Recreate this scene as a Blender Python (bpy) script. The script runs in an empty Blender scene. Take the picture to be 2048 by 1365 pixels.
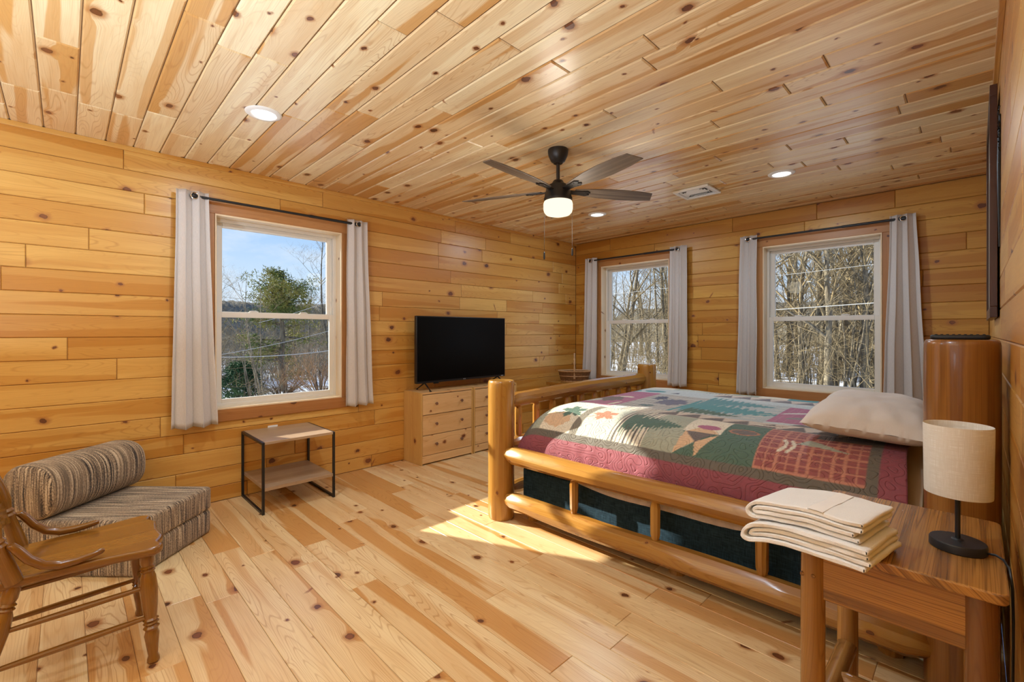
import bpy, bmesh, math, random
import numpy as np
from mathutils import Vector, Matrix, noise as mnoise

PI = math.pi
SC = bpy.context.scene
COL = SC.collection
rad = math.radians

# ------------------------------------------------------------------ camera, sky, sun, exposure
CAM_H = 1.233
cd = bpy.data.cameras.new('camera'); cam = bpy.data.objects.new('camera', cd); COL.objects.link(cam)
cam.location = (0, 0, CAM_H); cam.rotation_euler = (PI/2, 0, math.atan(926/910.0))
cd.sensor_width = 36.0; cd.lens = 910*36/2048; cd.shift_y = -17.5/2048; cd.clip_start = 0.01; cd.clip_end = 600
SC.camera = cam
SC.view_settings.view_transform = 'Standard'; SC.view_settings.look = 'None'
SC.view_settings.gamma = 1.0; SC.view_settings.use_curve_mapping = False
SC.view_settings.exposure = 0.0
SUN_STRENGTH = 12.0
CAN_W = 12.5
FAN_W = 9.0
FILL_UPLIGHT_W = 66.0
SKY_STRENGTH = 1.15

world = bpy.data.worlds.new('sky'); SC.world = world; world.use_nodes = True
wn = world.node_tree; wn.nodes.clear()
def _n(t, typ, **kw):
    n = t.nodes.new(typ)
    for k, v in kw.items(): setattr(n, k, v)
    return n
wo = _n(wn, 'ShaderNodeOutputWorld'); wb = _n(wn, 'ShaderNodeBackground')
wtc = _n(wn, 'ShaderNodeTexCoord'); wsep = _n(wn, 'ShaderNodeSeparateXYZ')
wn.links.new(wtc.outputs['Generated'], wsep.inputs[0])
wr = _n(wn, 'ShaderNodeValToRGB'); cr = wr.color_ramp
cr.elements[0].position = 0.0; cr.elements[0].color = (0.74, 0.82, 0.95, 1)
cr.elements[1].position = 0.45; cr.elements[1].color = (0.16, 0.37, 0.86, 1)
e = cr.elements.new(0.10); e.color = (0.62, 0.76, 0.97, 1)
e = cr.elements.new(0.26); e.color = (0.27, 0.52, 0.95, 1)
wn.links.new(wsep.outputs['Z'], wr.inputs[0])
wmap = _n(wn, 'ShaderNodeMapping'); wmap.inputs['Scale'].default_value = (1.5, 3.0, 7.0)
wn.links.new(wtc.outputs['Generated'], wmap.inputs[0])
wno = _n(wn, 'ShaderNodeTexNoise'); wno.inputs['Scale'].default_value = 2.2; wno.inputs['Detail'].default_value = 7; wno.inputs['Roughness'].default_value = 0.62
wn.links.new(wmap.outputs[0], wno.inputs[0])
wcr = _n(wn, 'ShaderNodeValToRGB'); wcr.color_ramp.elements[0].position = 0.47; wcr.color_ramp.elements[1].position = 0.80
wcr.color_ramp.elements[0].color = (0, 0, 0, 1); wcr.color_ramp.elements[1].color = (0.75, 0.75, 0.75, 1)
wn.links.new(wno.outputs[0], wcr.inputs[0])
wmx = _n(wn, 'ShaderNodeMix', data_type='RGBA')
wn.links.new(wcr.outputs[0], wmx.inputs[0]); wn.links.new(wr.outputs[0], wmx.inputs[6]); wmx.inputs[7].default_value = (0.86, 0.88, 0.95, 1)
wn.links.new(wmx.outputs[2], wb.inputs[0]); wb.inputs[1].default_value = SKY_STRENGTH
wn.links.new(wb.outputs[0], wo.inputs[0])

sd = bpy.data.lights.new('sun', 'SUN'); sun = bpy.data.objects.new('sun', sd); COL.objects.link(sun)
sd.energy = SUN_STRENGTH; sd.angle = rad(0.7); sd.color = (1.0, 0.93, 0.80)
SUN_DIR = Vector((1.0, 0.47, -0.52)).normalized()
sun.rotation_euler = SUN_DIR.to_track_quat('-Z', 'Y').to_euler(); sun.location = (-12, -5, 9)

cy = SC.cycles
cy.max_bounces = 6; cy.diffuse_bounces = 4; cy.glossy_bounces = 3; cy.transmission_bounces = 4; cy.transparent_max_bounces = 8
cy.sample_clamp_indirect = 4.0; cy.caustics_reflective = False; cy.caustics_refractive = False
cy.use_denoising = True
cy.use_adaptive_sampling = True; cy.adaptive_threshold = 0.03

# ------------------------------------------------------------------ helpers: scene structure
def tag(o, label=None, cat=None, group=None, kind=None):
    if label: o['label'] = label
    if cat: o['category'] = cat
    if group: o['group'] = group
    if kind: o['kind'] = kind
    return o

def empty(name, loc=(0, 0, 0), rz=0.0, label=None, cat=None, group=None, kind=None):
    o = bpy.data.objects.new(name, None); COL.objects.link(o)
    o.location = loc; o.rotation_euler = (0, 0, rz); o.empty_display_size = 0.1
    return tag(o, label, cat, group, kind)

def copy_tree(o, parent=None):
    c = o.copy(); COL.objects.link(c); c.parent = parent
    for ch in o.children: copy_tree(ch, c)
    return c

class MB:
    """collects shapes, builds ONE mesh object; UV in metres (u along the grain), rnd = three random numbers per piece of wood"""
    def __init__(s, seed=1):
        s.v = []; s.f = []; s.uv = []; s.rc = []; s.mi = []; s.R = random.Random(seed); s.cur = (0.5, 0.5, 0.5); s.m = 0
    def piece(s, r=None):
        s.cur = r or (s.R.random(), s.R.random(), s.R.random()); return s
    def poly(s, pts, uvs):
        i = len(s.v); s.v += [tuple(p) for p in pts]; s.f.append(tuple(range(i, i+len(pts)))); s.uv += list(uvs); s.rc.append(s.cur); s.mi.append(s.m)
    def box(s, a, b, grain=0, M=None):
        (x0, y0, z0), (x1, y1, z1) = a, b
        P = [Vector(p) for p in ((x0,y0,z0),(x1,y0,z0),(x1,y1,z0),(x0,y1,z0),(x0,y0,z1),(x1,y0,z1),(x1,y1,z1),(x0,y1,z1))]
        i = len(s.v); s.v += [tuple(M @ p) if M else tuple(p) for p in P]
        for fc, ax in (((0,3,2,1),2),((4,5,6,7),2),((0,1,5,4),1),((2,3,7,6),1),((1,2,6,5),0),((0,4,7,3),0)):
            s.f.append(tuple(i+k for k in fc)); s.rc.append(s.cur); s.mi.append(s.m)
            for k in fc:
                p = P[k]
                if grain == ax: oth = [q for q in (0,1,2) if q != ax]; s.uv.append((p[oth[0]]*0.15, p[oth[1]]))
                else:
                    o2 = [q for q in (0,1,2) if q not in (ax, grain)][0]; s.uv.append((p[grain], p[o2] + p[ax]))
    def tube(s, path, radii, seg=12, cap=True, jit=0.0, closed=False, up=None, sq=None):
        path = [Vector(p) for p in path]; n = len(path)
        if not hasattr(radii, '__len__'): radii = [radii]*n
        rings = []; L = 0.0; Ls = []
        ph = s.R.random()*10
        T0 = (path[1]-path[0]).normalized()
        a = Vector(up) if up else (Vector((0, 0, 1)) if abs(T0.z) < 0.9 else Vector((1, 0, 0)))
        N = (a - a.dot(T0)*T0).normalized()
        base = len(s.v)
        for i, p in enumerate(path):
            if closed: T = (path[(i+1) % n]-path[i-1]).normalized()
            elif i == 0: T = T0
            elif i == n-1: T = (path[i]-path[i-1]).normalized()
            else: T = (path[i+1]-path[i-1]).normalized()
            N = (N - N.dot(T)*T)
            N = N.normalized() if N.length > 1e-6 else T.orthogonal().normalized()
            B = T.cross(N)
            if i: L += (p-path[i-1]).length
            Ls.append(L)
            for k in range(seg):
                an = 2*PI*k/seg
                r = radii[i]
                if jit: r *= 1 + jit*(mnoise.noise(Vector((math.cos(an)*1.3+ph, math.sin(an)*1.3, L*2.2+ph))))*1.6
                cx, sx = math.cos(an), math.sin(an)
                if sq:
                    q = max(abs(cx), abs(sx)); cx, sx = cx/q*sq[0], sx/q*sq[1]
                s.v.append(tuple(p + N*cx*r + B*sx*r))
        rr = max(radii) if max(radii) > 0 else 0.01
        nn = n if closed else n-1
        for i in range(nn):
            j = (i+1) % n
            u0, u1 = Ls[i], (Ls[j] if j else L + (path[0]-path[-1]).length)
            for k in range(seg):
                k2 = (k+1) % seg
                s.f.append((base+i*seg+k, base+i*seg+k2, base+j*seg+k2, base+j*seg+k)); s.rc.append(s.cur); s.mi.append(s.m)
                va, vb = 2*PI*rr*k/seg, 2*PI*rr*(k+1)/seg
                s.uv += [(u0, va), (u0, vb), (u1, vb), (u1, va)]
        if cap and not closed:
            for i, rev in ((0, True), (n-1, False)):
                idx = [base+i*seg+k for k in range(seg)]
                if rev: idx.reverse()
                s.f.append(tuple(idx)); s.rc.append(s.cur); s.mi.append(s.m)
                s.uv += [((s.v[q][0]-path[i].x)*0.2, (s.v[q][1]-path[i].y)+(s.v[q][2]-path[i].z)) for q in idx]
    def lathe(s, prof, c=(0, 0, 0), seg=24, M=None, sx=1.0, sy=1.0):
        """prof: list of (r, z)"""
        base = len(s.v); c = Vector(c); L = 0
        for i, (r, z) in enumerate(prof):
            for k in range(seg):
                an = 2*PI*k/seg; p = Vector((math.cos(an)*r*sx, math.sin(an)*r*sy, z)) + c
                s.v.append(tuple(M @ p) if M else tuple(p))
        rr = max(r for r, z in prof)
        for i in range(len(prof)-1):
            u0, u1 = prof[i][1], prof[i+1][1]
            for k in range(seg):
                k2 = (k+1) % seg
                s.f.append((base+i*seg+k, base+i*seg+k2, base+(i+1)*seg+k2, base+(i+1)*seg+k)); s.rc.append(s.cur); s.mi.append(s.m)
                va, vb = 2*PI*rr*k/seg, 2*PI*rr*(k+1)/seg
                s.uv += [(u0, va), (u0, vb), (u1, vb), (u1, va)]
        for i, rev in ((0, True), (len(prof)-1, False)):
            if prof[i][0] < 1e-5: continue
            idx = [base+i*seg+k for k in range(seg)]
            if rev: idx.reverse()
            s.f.append(tuple(idx)); s.rc.append(s.cur); s.mi.append(s.m); s.uv += [(s.v[q][0]*0.2, s.v[q][1]) for q in idx]
    def grid(s, fn, nu, nv, uvs=(1, 1), closed_u=False):
        base = len(s.v)
        for j in range(nv+1):
            for i in range(nu+1): s.v.append(tuple(fn(i/nu, j/nv)))
        for j in range(nv):
            for i in range(nu):
                q = base+j*(nu+1)+i
                s.f.append((q, q+1, q+nu+2, q+nu+1)); s.rc.append(s.cur); s.mi.append(s.m)
                s.uv += [(i/nu*uvs[0], j/nv*uvs[1]), ((i+1)/nu*uvs[0], j/nv*uvs[1]), ((i+1)/nu*uvs[0], (j+1)/nv*uvs[1]), (i/nu*uvs[0], (j+1)/nv*uvs[1])]
    def prism(s, outline, z0, z1, M=None, grain=0):
        n = len(outline); base = len(s.v)
        for z in (z0, z1):
            for x, y in outline:
                p = Vector((x, y, z)); s.v.append(tuple(M @ p) if M else tuple(p))
        f = (lambda p: (p[0], p[1])) if grain == 0 else (lambda p: (p[1], p[0]))
        s.f.append(tuple(base+i for i in reversed(range(n)))); s.uv += [f(outline[i]) for i in reversed(range(n))]; s.rc.append(s.cur); s.mi.append(s.m)
        s.f.append(tuple(base+n+i for i in range(n))); s.uv += [f(outline[i]) for i in range(n)]; s.rc.append(s.cur); s.mi.append(s.m)
        for i in range(n):
            j = (i+1) % n
            s.f.append((base+i, base+j, base+n+j, base+n+i)); s.rc.append(s.cur); s.mi.append(s.m)
            a, b = f(outline[i]), f(outline[j]); s.uv += [(a[0], a[1]), (b[0], b[1]), (b[0], b[1]+z1-z0), (a[0], a[1]+z1-z0)]
    def build(s, name, mat, parent=None, smooth=True, angle=35, bevel=0.0, bseg=2, loc=None, subsurf=0):
        me = bpy.data.meshes.new(name); me.from_pydata(s.v, [], s.f)
        ul = me.uv_layers.new(name='UVMap'); ul.data.foreach_set('uv', np.array(s.uv, dtype=np.float32).ravel())
        at = me.attributes.new('rnd', 'FLOAT_VECTOR', 'FACE'); at.data.foreach_set('vector', np.array(s.rc, dtype=np.float32).ravel())
        mats = mat if isinstance(mat, (list, tuple)) else [mat]
        for m in mats: me.materials.append(m)
        if len(mats) > 1: me.polygons.foreach_set('material_index', np.array(s.mi, dtype=np.int32))
        if smooth:
            me.polygons.foreach_set('use_smooth', np.ones(len(s.f), dtype=bool)); me.update(); me.set_sharp_from_angle(angle=rad(angle))
        me.update()
        o = bpy.data.objects.new(name, me); COL.objects.link(o)
        if parent: o.parent = parent
        if loc: o.location = loc
        if bevel:
            b = o.modifiers.new('bevel', 'BEVEL'); b.width = bevel; b.segments = bseg; b.limit_method = 'ANGLE'; b.angle_limit = rad(40); b.harden_normals = False
        if subsurf:
            q = o.modifiers.new('sub', 'SUBSURF'); q.levels = subsurf; q.render_levels = subsurf
        return o

# ------------------------------------------------------------------ materials
class NT:
    def __init__(s, name):
        s.m = bpy.data.materials.new(name); s.m.use_nodes = True; s.t = s.m.node_tree; s.t.nodes.clear()
        s.out = s.t.nodes.new('ShaderNodeOutputMaterial')
    def n(s, typ, **kw): return _n(s.t, typ, **kw)
    def l(s, a, b): s.t.links.new(a, b)
    def inp(s, sock, v):
        if hasattr(v, 'is_linked') or isinstance(v, bpy.types.NodeSocket): s.l(v, sock)
        else: sock.default_value = v
    def math(s, op, a, b=0.0, c=0.0, clamp=False):
        n = s.n('ShaderNodeMath', operation=op, use_clamp=clamp)
        s.inp(n.inputs[0], a); s.inp(n.inputs[1], b)
        if op in ('MULTIPLY_ADD', 'SMOOTH_MIN', 'COMPARE'): s.inp(n.inputs[2], c)
        return n.outputs[0]
    def mix(s, f, a, b, bt='MIX'):
        n = s.n('ShaderNodeMix', data_type='RGBA', blend_type=bt)
        s.inp(n.inputs[0], f); s.inp(n.inputs[6], a); s.inp(n.inputs[7], b); return n.outputs[2]
    def mr(s, v, a, b, c=0.0, d=1.0, kind='SMOOTHSTEP'):
        n = s.n('ShaderNodeMapRange', interpolation_type=kind)
        s.inp(n.inputs[0], v); s.inp(n.inputs[1], a); s.inp(n.inputs[2], b); s.inp(n.inputs[3], c); s.inp(n.inputs[4], d); return n.outputs[0]
    def comb(s, x, y, z=0.0):
        n = s.n('ShaderNodeCombineXYZ'); s.inp(n.inputs[0], x); s.inp(n.inputs[1], y); s.inp(n.inputs[2], z); return n.outputs[0]
    def noise(s, vec, scale=1.0, detail=2.0, rough=0.5, dim='3D'):
        n = s.n('ShaderNodeTexNoise', noise_dimensions=dim); s.l(vec, n.inputs['Vector']); n.inputs['Scale'].default_value = scale
        n.inputs['Detail'].default_value = detail; n.inputs['Roughness'].default_value = rough; return n.outputs[0]
    def bsdf(s, col, rough=0.5, bump=None, bstr=0.2, bdist=0.01, spec=0.5, coat=0.0, coat_r=0.2, metal=0.0, sheen=0.0, sss=0.0, emis=None, estr=0.0, alpha=None, trans=0.0):
        b = s.n('ShaderNodeBsdfPrincipled')
        s.inp(b.inputs['Base Color'], col); s.inp(b.inputs['Roughness'], rough)
        b.inputs['Specular IOR Level'].default_value = spec; b.inputs['Metallic'].default_value = metal
        b.inputs['Coat Weight'].default_value = coat; b.inputs['Coat Roughness'].default_value = coat_r
        b.inputs['Sheen Weight'].default_value = sheen
        if emis: b.inputs['Emission Color'].default_value = emis; b.inputs['Emission Strength'].default_value = estr
        if bump is not None:
            bn = s.n('ShaderNodeBump'); s.l(bump, bn.inputs['Height']); bn.inputs['Strength'].default_value = bstr; bn.inputs['Distance'].default_value = bdist
            s.l(bn.outputs[0], b.inputs['Normal'])
        s.l(b.outputs[0], s.out.inputs[0]); s.b = b; return s.m

def c4(c): return (c[0], c[1], c[2], 1.0)

def pine(name, light, dark, tint=0.25, knots=0.6, kcell=0.24, kmax=0.022, rough=0.36, coat=0.0, heart=0.75, grain=0.5, knotcol=(0.085, 0.030, 0.014), halo=(0.40, 0.15, 0.04), spec=0.5, band=9.0, spikes=0.22, straight=False):
    """knotty pine: UV in metres, u along the grain; attribute rnd shifts each board"""
    t = NT(name)
    uv = t.n('ShaderNodeUVMap'); sp = t.n('ShaderNodeSeparateXYZ'); t.l(uv.outputs[0], sp.inputs[0])
    at = t.n('ShaderNodeAttribute', attribute_name='rnd'); sr = t.n('ShaderNodeSeparateXYZ'); t.l(at.outputs['Vector'], sr.inputs[0])
    r1, r2, r3 = sr.outputs[0], sr.outputs[1], sr.outputs[2]
    U = t.math('MULTIPLY_ADD', r1, 53.0, sp.outputs[0]); V = t.math('MULTIPLY_ADD', r2, 37.0, sp.outputs[1])
    wob = t.noise(t.comb(U, V), 30.0, 2.0); wv = t.math('MULTIPLY', t.math('SUBTRACT', wob, 0.5), 0.022)
    def knotset(scale_u, rot, cell, prob, rmin, rmax, powr, sq=1.0):
        kv = t.n('ShaderNodeTexVoronoi', voronoi_dimensions='2D', feature='F1')
        pu, pv = t.math('ADD', U, wv), t.math('ADD', V, wv)
        if rot:
            c_, s_ = math.cos(rot), math.sin(rot)
            pu, pv = t.math('ADD', t.math('MULTIPLY', pu, c_), t.math('MULTIPLY', pv, s_)), t.math('ADD', t.math('MULTIPLY', pu, -s_), t.math('MULTIPLY', pv, c_))
        t.l(t.comb(t.math('MULTIPLY', pu, scale_u), t.math('MULTIPLY', pv, sq)), kv.inputs['Vector']); kv.inputs['Scale'].default_value = 1/cell
        d = t.math('MULTIPLY', kv.outputs['Distance'], cell); kc = t.n('ShaderNodeSeparateColor'); t.l(kv.outputs['Color'], kc.inputs[0])
        has = t.math('LESS_THAN', kc.outputs[0], prob)
        R = t.math('MULTIPLY_ADD', t.math('POWER', kc.outputs[1], powr), rmax-rmin, rmin)
        q = t.math('DIVIDE', d, R)
        return d, q, R, has, kc.outputs[2]
    base = t.mix(t.math('MULTIPLY', t.mr(r3, 0.0, 1.0, 0.0, 1.0, 'LINEAR'), tint), c4(light), c4(dark))
    push = None
    if knots > 0:
        d, q, Rk, has, kr = knotset(0.74, 0, kcell, knots, 0.0045, kmax, 1.7)
        push = t.math('MULTIPLY', t.math('MULTIPLY', t.mr(q, 0.0, 5.0, 1.0, 0.0), t.math('MULTIPLY', Rk, 1.7)), has)
    warp = t.noise(t.comb(t.math('MULTIPLY', U, 1.3), t.math('MULTIPLY', V, 5.0)), 1.0, 2.0)
    G = t.math('ADD', V, t.math('MULTIPLY', t.math('SUBTRACT', warp, 0.5), 0.012 if straight else 0.05))
    if push is not None: G = t.math('ADD', G, push)
    fine = t.noise(t.comb(t.math('MULTIPLY', U, 3.0), t.math('MULTIPLY', G, 260.0)), 1.0, 2.0, 0.6)
    if straight: cath = t.noise(t.comb(t.math('MULTIPLY', U, 0.30), t.math('MULTIPLY', G, 26.0)), 1.0, 0.5); cf = 44.0
    else: cath = t.noise(t.comb(t.math('MULTIPLY', U, 0.75), t.math('MULTIPLY', G, 8.0)), 1.0, 1.0); cf = 105.0
    line = t.math('ABSOLUTE', t.math('SINE', t.math('MULTIPLY', cath, cf)))
    line = t.mr(line, 0.0, 0.55, 1.0, 0.0)
    heartn = t.noise(t.comb(t.math('MULTIPLY', U, 0.40), t.math('MULTIPLY', G, band)), 1.0, 1.5)
    hb = t.math('MULTIPLY', t.mr(heartn, 0.51, 0.545), t.mr(r3, 0.1, 0.7, 0.35, 1.0))
    base = t.mix(t.math('MULTIPLY', hb, heart), base, c4(dark))
    lowf = t.noise(t.comb(t.math('MULTIPLY', U, 1.6), t.math('MULTIPLY', V, 14.0)), 1.0, 3.0)
    base = t.mix(t.math('MULTIPLY', t.mr(lowf, 0.38, 0.75), 0.35), base, c4(dark))
    dk = [dark[0]*0.70, dark[1]*0.56, dark[2]*0.42]
    fade = t.mr(t.noise(t.comb(t.math('MULTIPLY', U, 0.5), t.math('MULTIPLY', V, 3.0), 7.0), 1.0, 1.0), 0.35, 0.65, 0.25, 1.0)
    base = t.mix(t.math('MULTIPLY', t.math('MULTIPLY', line, fade), 0.50*grain), base, c4(dk))
    base = t.mix(t.math('MULTIPLY', t.mr(fine, 0.45, 0.8), 0.35*grain), base, c4(dk))
    if knots > 0:
        if spikes > 0:
            for rot in (1.0, -1.15):
                d2, q2, R2, has2, kr2 = knotset(0.20, rot, 0.30, spikes*0.5, 0.003, 0.010, 1.0, 1.0)
                base = t.mix(t.math('MULTIPLY', t.math('MULTIPLY', t.mr(q2, 0.5, 1.6, 1.0, 0.0), has2), 0.85), base, c4([halo[0]*0.75, halo[1]*0.62, halo[2]*0.6]))
        # halo: reddish ring, streaks running off along the grain
        hal = t.math('MULTIPLY', t.mr(q, 0.9, 2.6, 1.0, 0.0), 0.85)
        base = t.mix(t.math('MULTIPLY', hal, has), base, c4(halo))
        ring = t.mr(t.math('SINE', t.math('MULTIPLY', d, 1300.0)), -1.0, 1.0, 0.0, 0.45)
        kk = t.mix(kr, c4(knotcol), c4((halo[0]*0.62, halo[1]*0.50, halo[2]*0.6)))
        kcol = t.mix(ring, kk, c4([k*2.2 for k in knotcol]))
        edge = t.math('MULTIPLY', t.mr(q, 0.72, 0.95), t.mr(q, 0.95, 1.15, 1.0, 0.0))
        base = t.mix(t.math('MULTIPLY', t.mr(q, 0.85, 1.03, 1.0, 0.0), has), base, kcol)
        base = t.mix(t.math('MULTIPLY', t.math('MULTIPLY', edge, has), 0.7), base, c4([k*0.6 for k in knotcol]))
    bumpv = t.math('ADD', t.math('MULTIPLY', fine, 0.5), t.math('MULTIPLY', lowf, 0.5))
    rr = t.math('ADD', t.math('MULTIPLY', lowf, 0.10), rough-0.05)
    t.bsdf(base, rr, bump=bumpv, bstr=0.12, bdist=0.004, spec=spec, coat=coat, coat_r=0.30 if name.endswith('boards') else 0.16)
    return t.m

def plain(name, col, rough=0.5, metal=0.0, nscale=30.0, namt=0.08, bump=0.05, spec=0.5, sheen=0.0, coat=0.0):
    t = NT(name); tc = t.n('ShaderNodeTexCoord'); nz = t.noise(tc.outputs['Object'], nscale, 3.0)
    c = t.mix(t.math('MULTIPLY', nz, namt*2), c4(col), c4([k*0.6 for k in col]))
    return t.bsdf(c, rough, bump=nz, bstr=bump, bdist=0.003, metal=metal, spec=spec, sheen=sheen, coat=coat)

def emitter(name, col, strength):
    t = NT(name); e = t.n('ShaderNodeEmission'); e.inputs[0].default_value = c4(col); e.inputs[1].default_value = strength
    t.l(e.outputs[0], t.out.inputs[0]); return t.m

def cloth(name, c1, c2, weave=900.0, rough=0.9, slub=0.5, bump=0.25, sheen=0.2, coord='UV'):
    t = NT(name); tc = t.n('ShaderNodeTexCoord'); sp = t.n('ShaderNodeSeparateXYZ'); t.l(tc.outputs[coord], sp.inputs[0])
    X, Y, Z = sp.outputs[0], sp.outputs[1], sp.outputs[2]
    a = t.noise(t.comb(t.math('MULTIPLY', X, weave), t.math('MULTIPLY', Y, weave*0.05), t.math('MULTIPLY', Z, weave*0.05)), 1.0, 1.0)
    b = t.noise(t.comb(t.math('MULTIPLY', X, weave*0.05), t.math('MULTIPLY', Y, weave), t.math('MULTIPLY', Z, weave)), 1.0, 1.0)
    w = t.math('ADD', t.math('MULTIPLY', a, 0.5), t.math('MULTIPLY', b, 0.5))
    c = t.mix(t.math('MULTIPLY', t.mr(w, 0.35, 0.65), slub), c4(c1), c4(c2))
    return t.bsdf(c, rough, bump=w, bstr=bump, bdist=0.002, spec=0.2, sheen=sheen)

M = {}
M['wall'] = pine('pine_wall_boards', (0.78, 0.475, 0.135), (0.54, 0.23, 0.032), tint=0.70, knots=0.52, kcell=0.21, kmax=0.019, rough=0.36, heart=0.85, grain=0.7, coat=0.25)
M['wall_far'] = pine('pine_shaded_far_wall_boards', (0.66, 0.365, 0.072), (0.43, 0.168, 0.018), tint=0.75, knots=0.52, kcell=0.21, kmax=0.019, rough=0.40, heart=0.85, grain=0.7)  # same pine as the other walls, its backlit shade darkened into the colours
M['ceil'] = pine('pine_ceiling_boards', (0.92, 0.78, 0.50), (0.60, 0.30, 0.085), tint=0.55, knots=0.60, kcell=0.19, kmax=0.018, rough=0.30, heart=0.9, grain=0.8, spikes=0.3)
M['floor'] = pine('pine_floor_boards', (0.88, 0.68, 0.39), (0.60, 0.29, 0.085), tint=0.45, knots=0.45, kcell=0.21, kmax=0.020, rough=0.30, heart=0.9, grain=1.0)
M['groove'] = plain('groove_shadow_wood', (0.16, 0.075, 0.025), 0.8)
M['casing'] = pine('pine_casing', (0.52, 0.245, 0.085), (0.36, 0.135, 0.035), tint=0.5, knots=0.45, rough=0.42, heart=0.5, grain=0.5)
M['jamb'] = pine('pine_jamb', (0.88, 0.72, 0.50), (0.80, 0.58, 0.36), tint=0.3, knots=0.35, kmax=0.010, rough=0.4, heart=0.2, grain=0.25)
M['log'] = pine('peeled_log', (0.50, 0.265, 0.058), (0.29, 0.115, 0.016), tint=0.5, knots=0.60, kcell=0.20, kmax=0.012, rough=0.24, heart=0.7, grain=0.6, coat=0.35, halo=(0.34, 0.14, 0.03), band=16.0)
M['loghead'] = pine('varnished_head_log', (0.33, 0.14, 0.026), (0.17, 0.058, 0.010), tint=0.3, knots=0.0, rough=0.3, heart=0.8, grain=1.2, coat=0.35, band=20.0, straight=True)
M['dresser'] = pine('dresser_pine', (0.80, 0.54, 0.27), (0.60, 0.32, 0.11), tint=0.5, knots=0.55, kcell=0.15, kmax=0.013, rough=0.5, heart=0.55, grain=0.9)
M['dresser_side'] = pine('dresser_side_pine', (0.66, 0.40, 0.13), (0.52, 0.27, 0.07), tint=0.3, knots=0.2, rough=0.5, heart=0.3, grain=0.5)
M['knobwood'] = pine('knob_wood', (0.22, 0.11, 0.07), (0.15, 0.07, 0.04), knots=0.0, rough=0.4)
M['night'] = pine('stained_nightstand_pine', (0.50, 0.235, 0.055), (0.115, 0.045, 0.020), tint=0.1, knots=0.25, kcell=0.25, kmax=0.013, rough=0.26, heart=0.55, grain=1.9, coat=0.5, knotcol=(0.10, 0.03, 0.01), halo=(0.25, 0.10, 0.02), band=26.0, spikes=0.0, straight=True)
M['nightleg'] = pine('nightstand_log', (0.44, 0.215, 0.052), (0.15, 0.050, 0.011), tint=0.3, knots=0.3, kmax=0.01, rough=0.26, heart=0.9, grain=0.6, coat=0.4, band=16.0)
M['oak'] = pine('oak_chair', (0.27, 0.115, 0.014), (0.16, 0.058, 0.006), tint=0.3, knots=0.0, rough=0.27, heart=0.5, grain=1.0, coat=0.5, straight=True)
M['tabletop'] = pine('weathered_oak_board', (0.46, 0.33, 0.22), (0.30, 0.19, 0.11), tint=0.2, knots=0.06, rough=0.30, heart=0.5, grain=1.2, straight=True)
M['blade'] = pine('barnwood_blade', (0.20, 0.15, 0.105), (0.085, 0.06, 0.045), tint=0.3, knots=0.0, rough=0.5, heart=0.8, grain=1.3, band=30, straight=True)
M['black'] = plain('black_metal', (0.018, 0.018, 0.02), 0.38, metal=0.3, namt=0.1)
M['rod'] = plain('black_rod', (0.012, 0.012, 0.014), 0.45, metal=0.0)
M['bronze'] = plain('dark_bronze', (0.035, 0.030, 0.027), 0.4, metal=0.5)
M['vinyl'] = plain('almond_vinyl', (0.78, 0.74, 0.68), 0.4, namt=0.03, bump=0.0)
M['white'] = plain('white_plastic', (0.85, 0.85, 0.84), 0.4, namt=0.02, bump=0.0)
M['chrome'] = plain('chrome', (0.8, 0.8, 0.8), 0.15, metal=1.0, namt=0.0)
M['tvscreen'] = plain('tv_screen', (0.0015, 0.0015, 0.0015), 0.32, namt=0.0, bump=0.0, spec=0.15)
M['tvbody'] = plain('tv_body', (0.012, 0.012, 0.014), 0.3, namt=0.0, bump=0.0)
M['print'] = plain('printed_mark', (0.6, 0.62, 0.65), 0.4, namt=0.0, bump=0.0)
M['curtain'] = cloth('curtain_linen', (0.68, 0.63, 0.61), (0.56, 0.515, 0.49), weave=700, slub=0.8, bump=0.2)
M['towel'] = None
M['pillow'] = cloth('pillow_cotton', (0.72, 0.665, 0.63), (0.66, 0.61, 0.58), weave=1400, slub=0.5, bump=0.08, coord='Object')
M['sheet'] = cloth('fitted_sheet', (0.66, 0.50, 0.36), (0.60, 0.46, 0.33), weave=1400, slub=0.4, bump=0.08, coord='Object')
M['pad'] = cloth('mattress_pad', (0.72, 0.62, 0.56), (0.60, 0.50, 0.45), weave=500, slub=0.8, bump=0.5, coord='Object')
M['navy'] = cloth('navy_box_cloth', (0.008, 0.020, 0.032), (0.035, 0.075, 0.11), weave=420, slub=0.8, bump=0.3, coord='Object', sheen=0.0)
M['shade'] = None
M['wire'] = plain('cable_jacket', (0.50, 0.48, 0.44), 0.6)

# towel: terry loops
t = NT('white_terry'); tc = t.n('ShaderNodeTexCoord'); nz = t.noise(tc.outputs['Object'], 420.0, 3.0, 0.7); n2 = t.noise(tc.outputs['Object'], 28.0, 2.0)
t.bsdf(t.mix(nz, c4((0.95, 0.96, 0.98)), c4((0.88, 0.88, 0.89))), 0.95, bump=t.math('ADD', nz, t.math('MULTIPLY', n2, 0.6)), bstr=0.55, bdist=0.005, spec=0.1, sheen=0.4); M['towel'] = t.m
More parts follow.
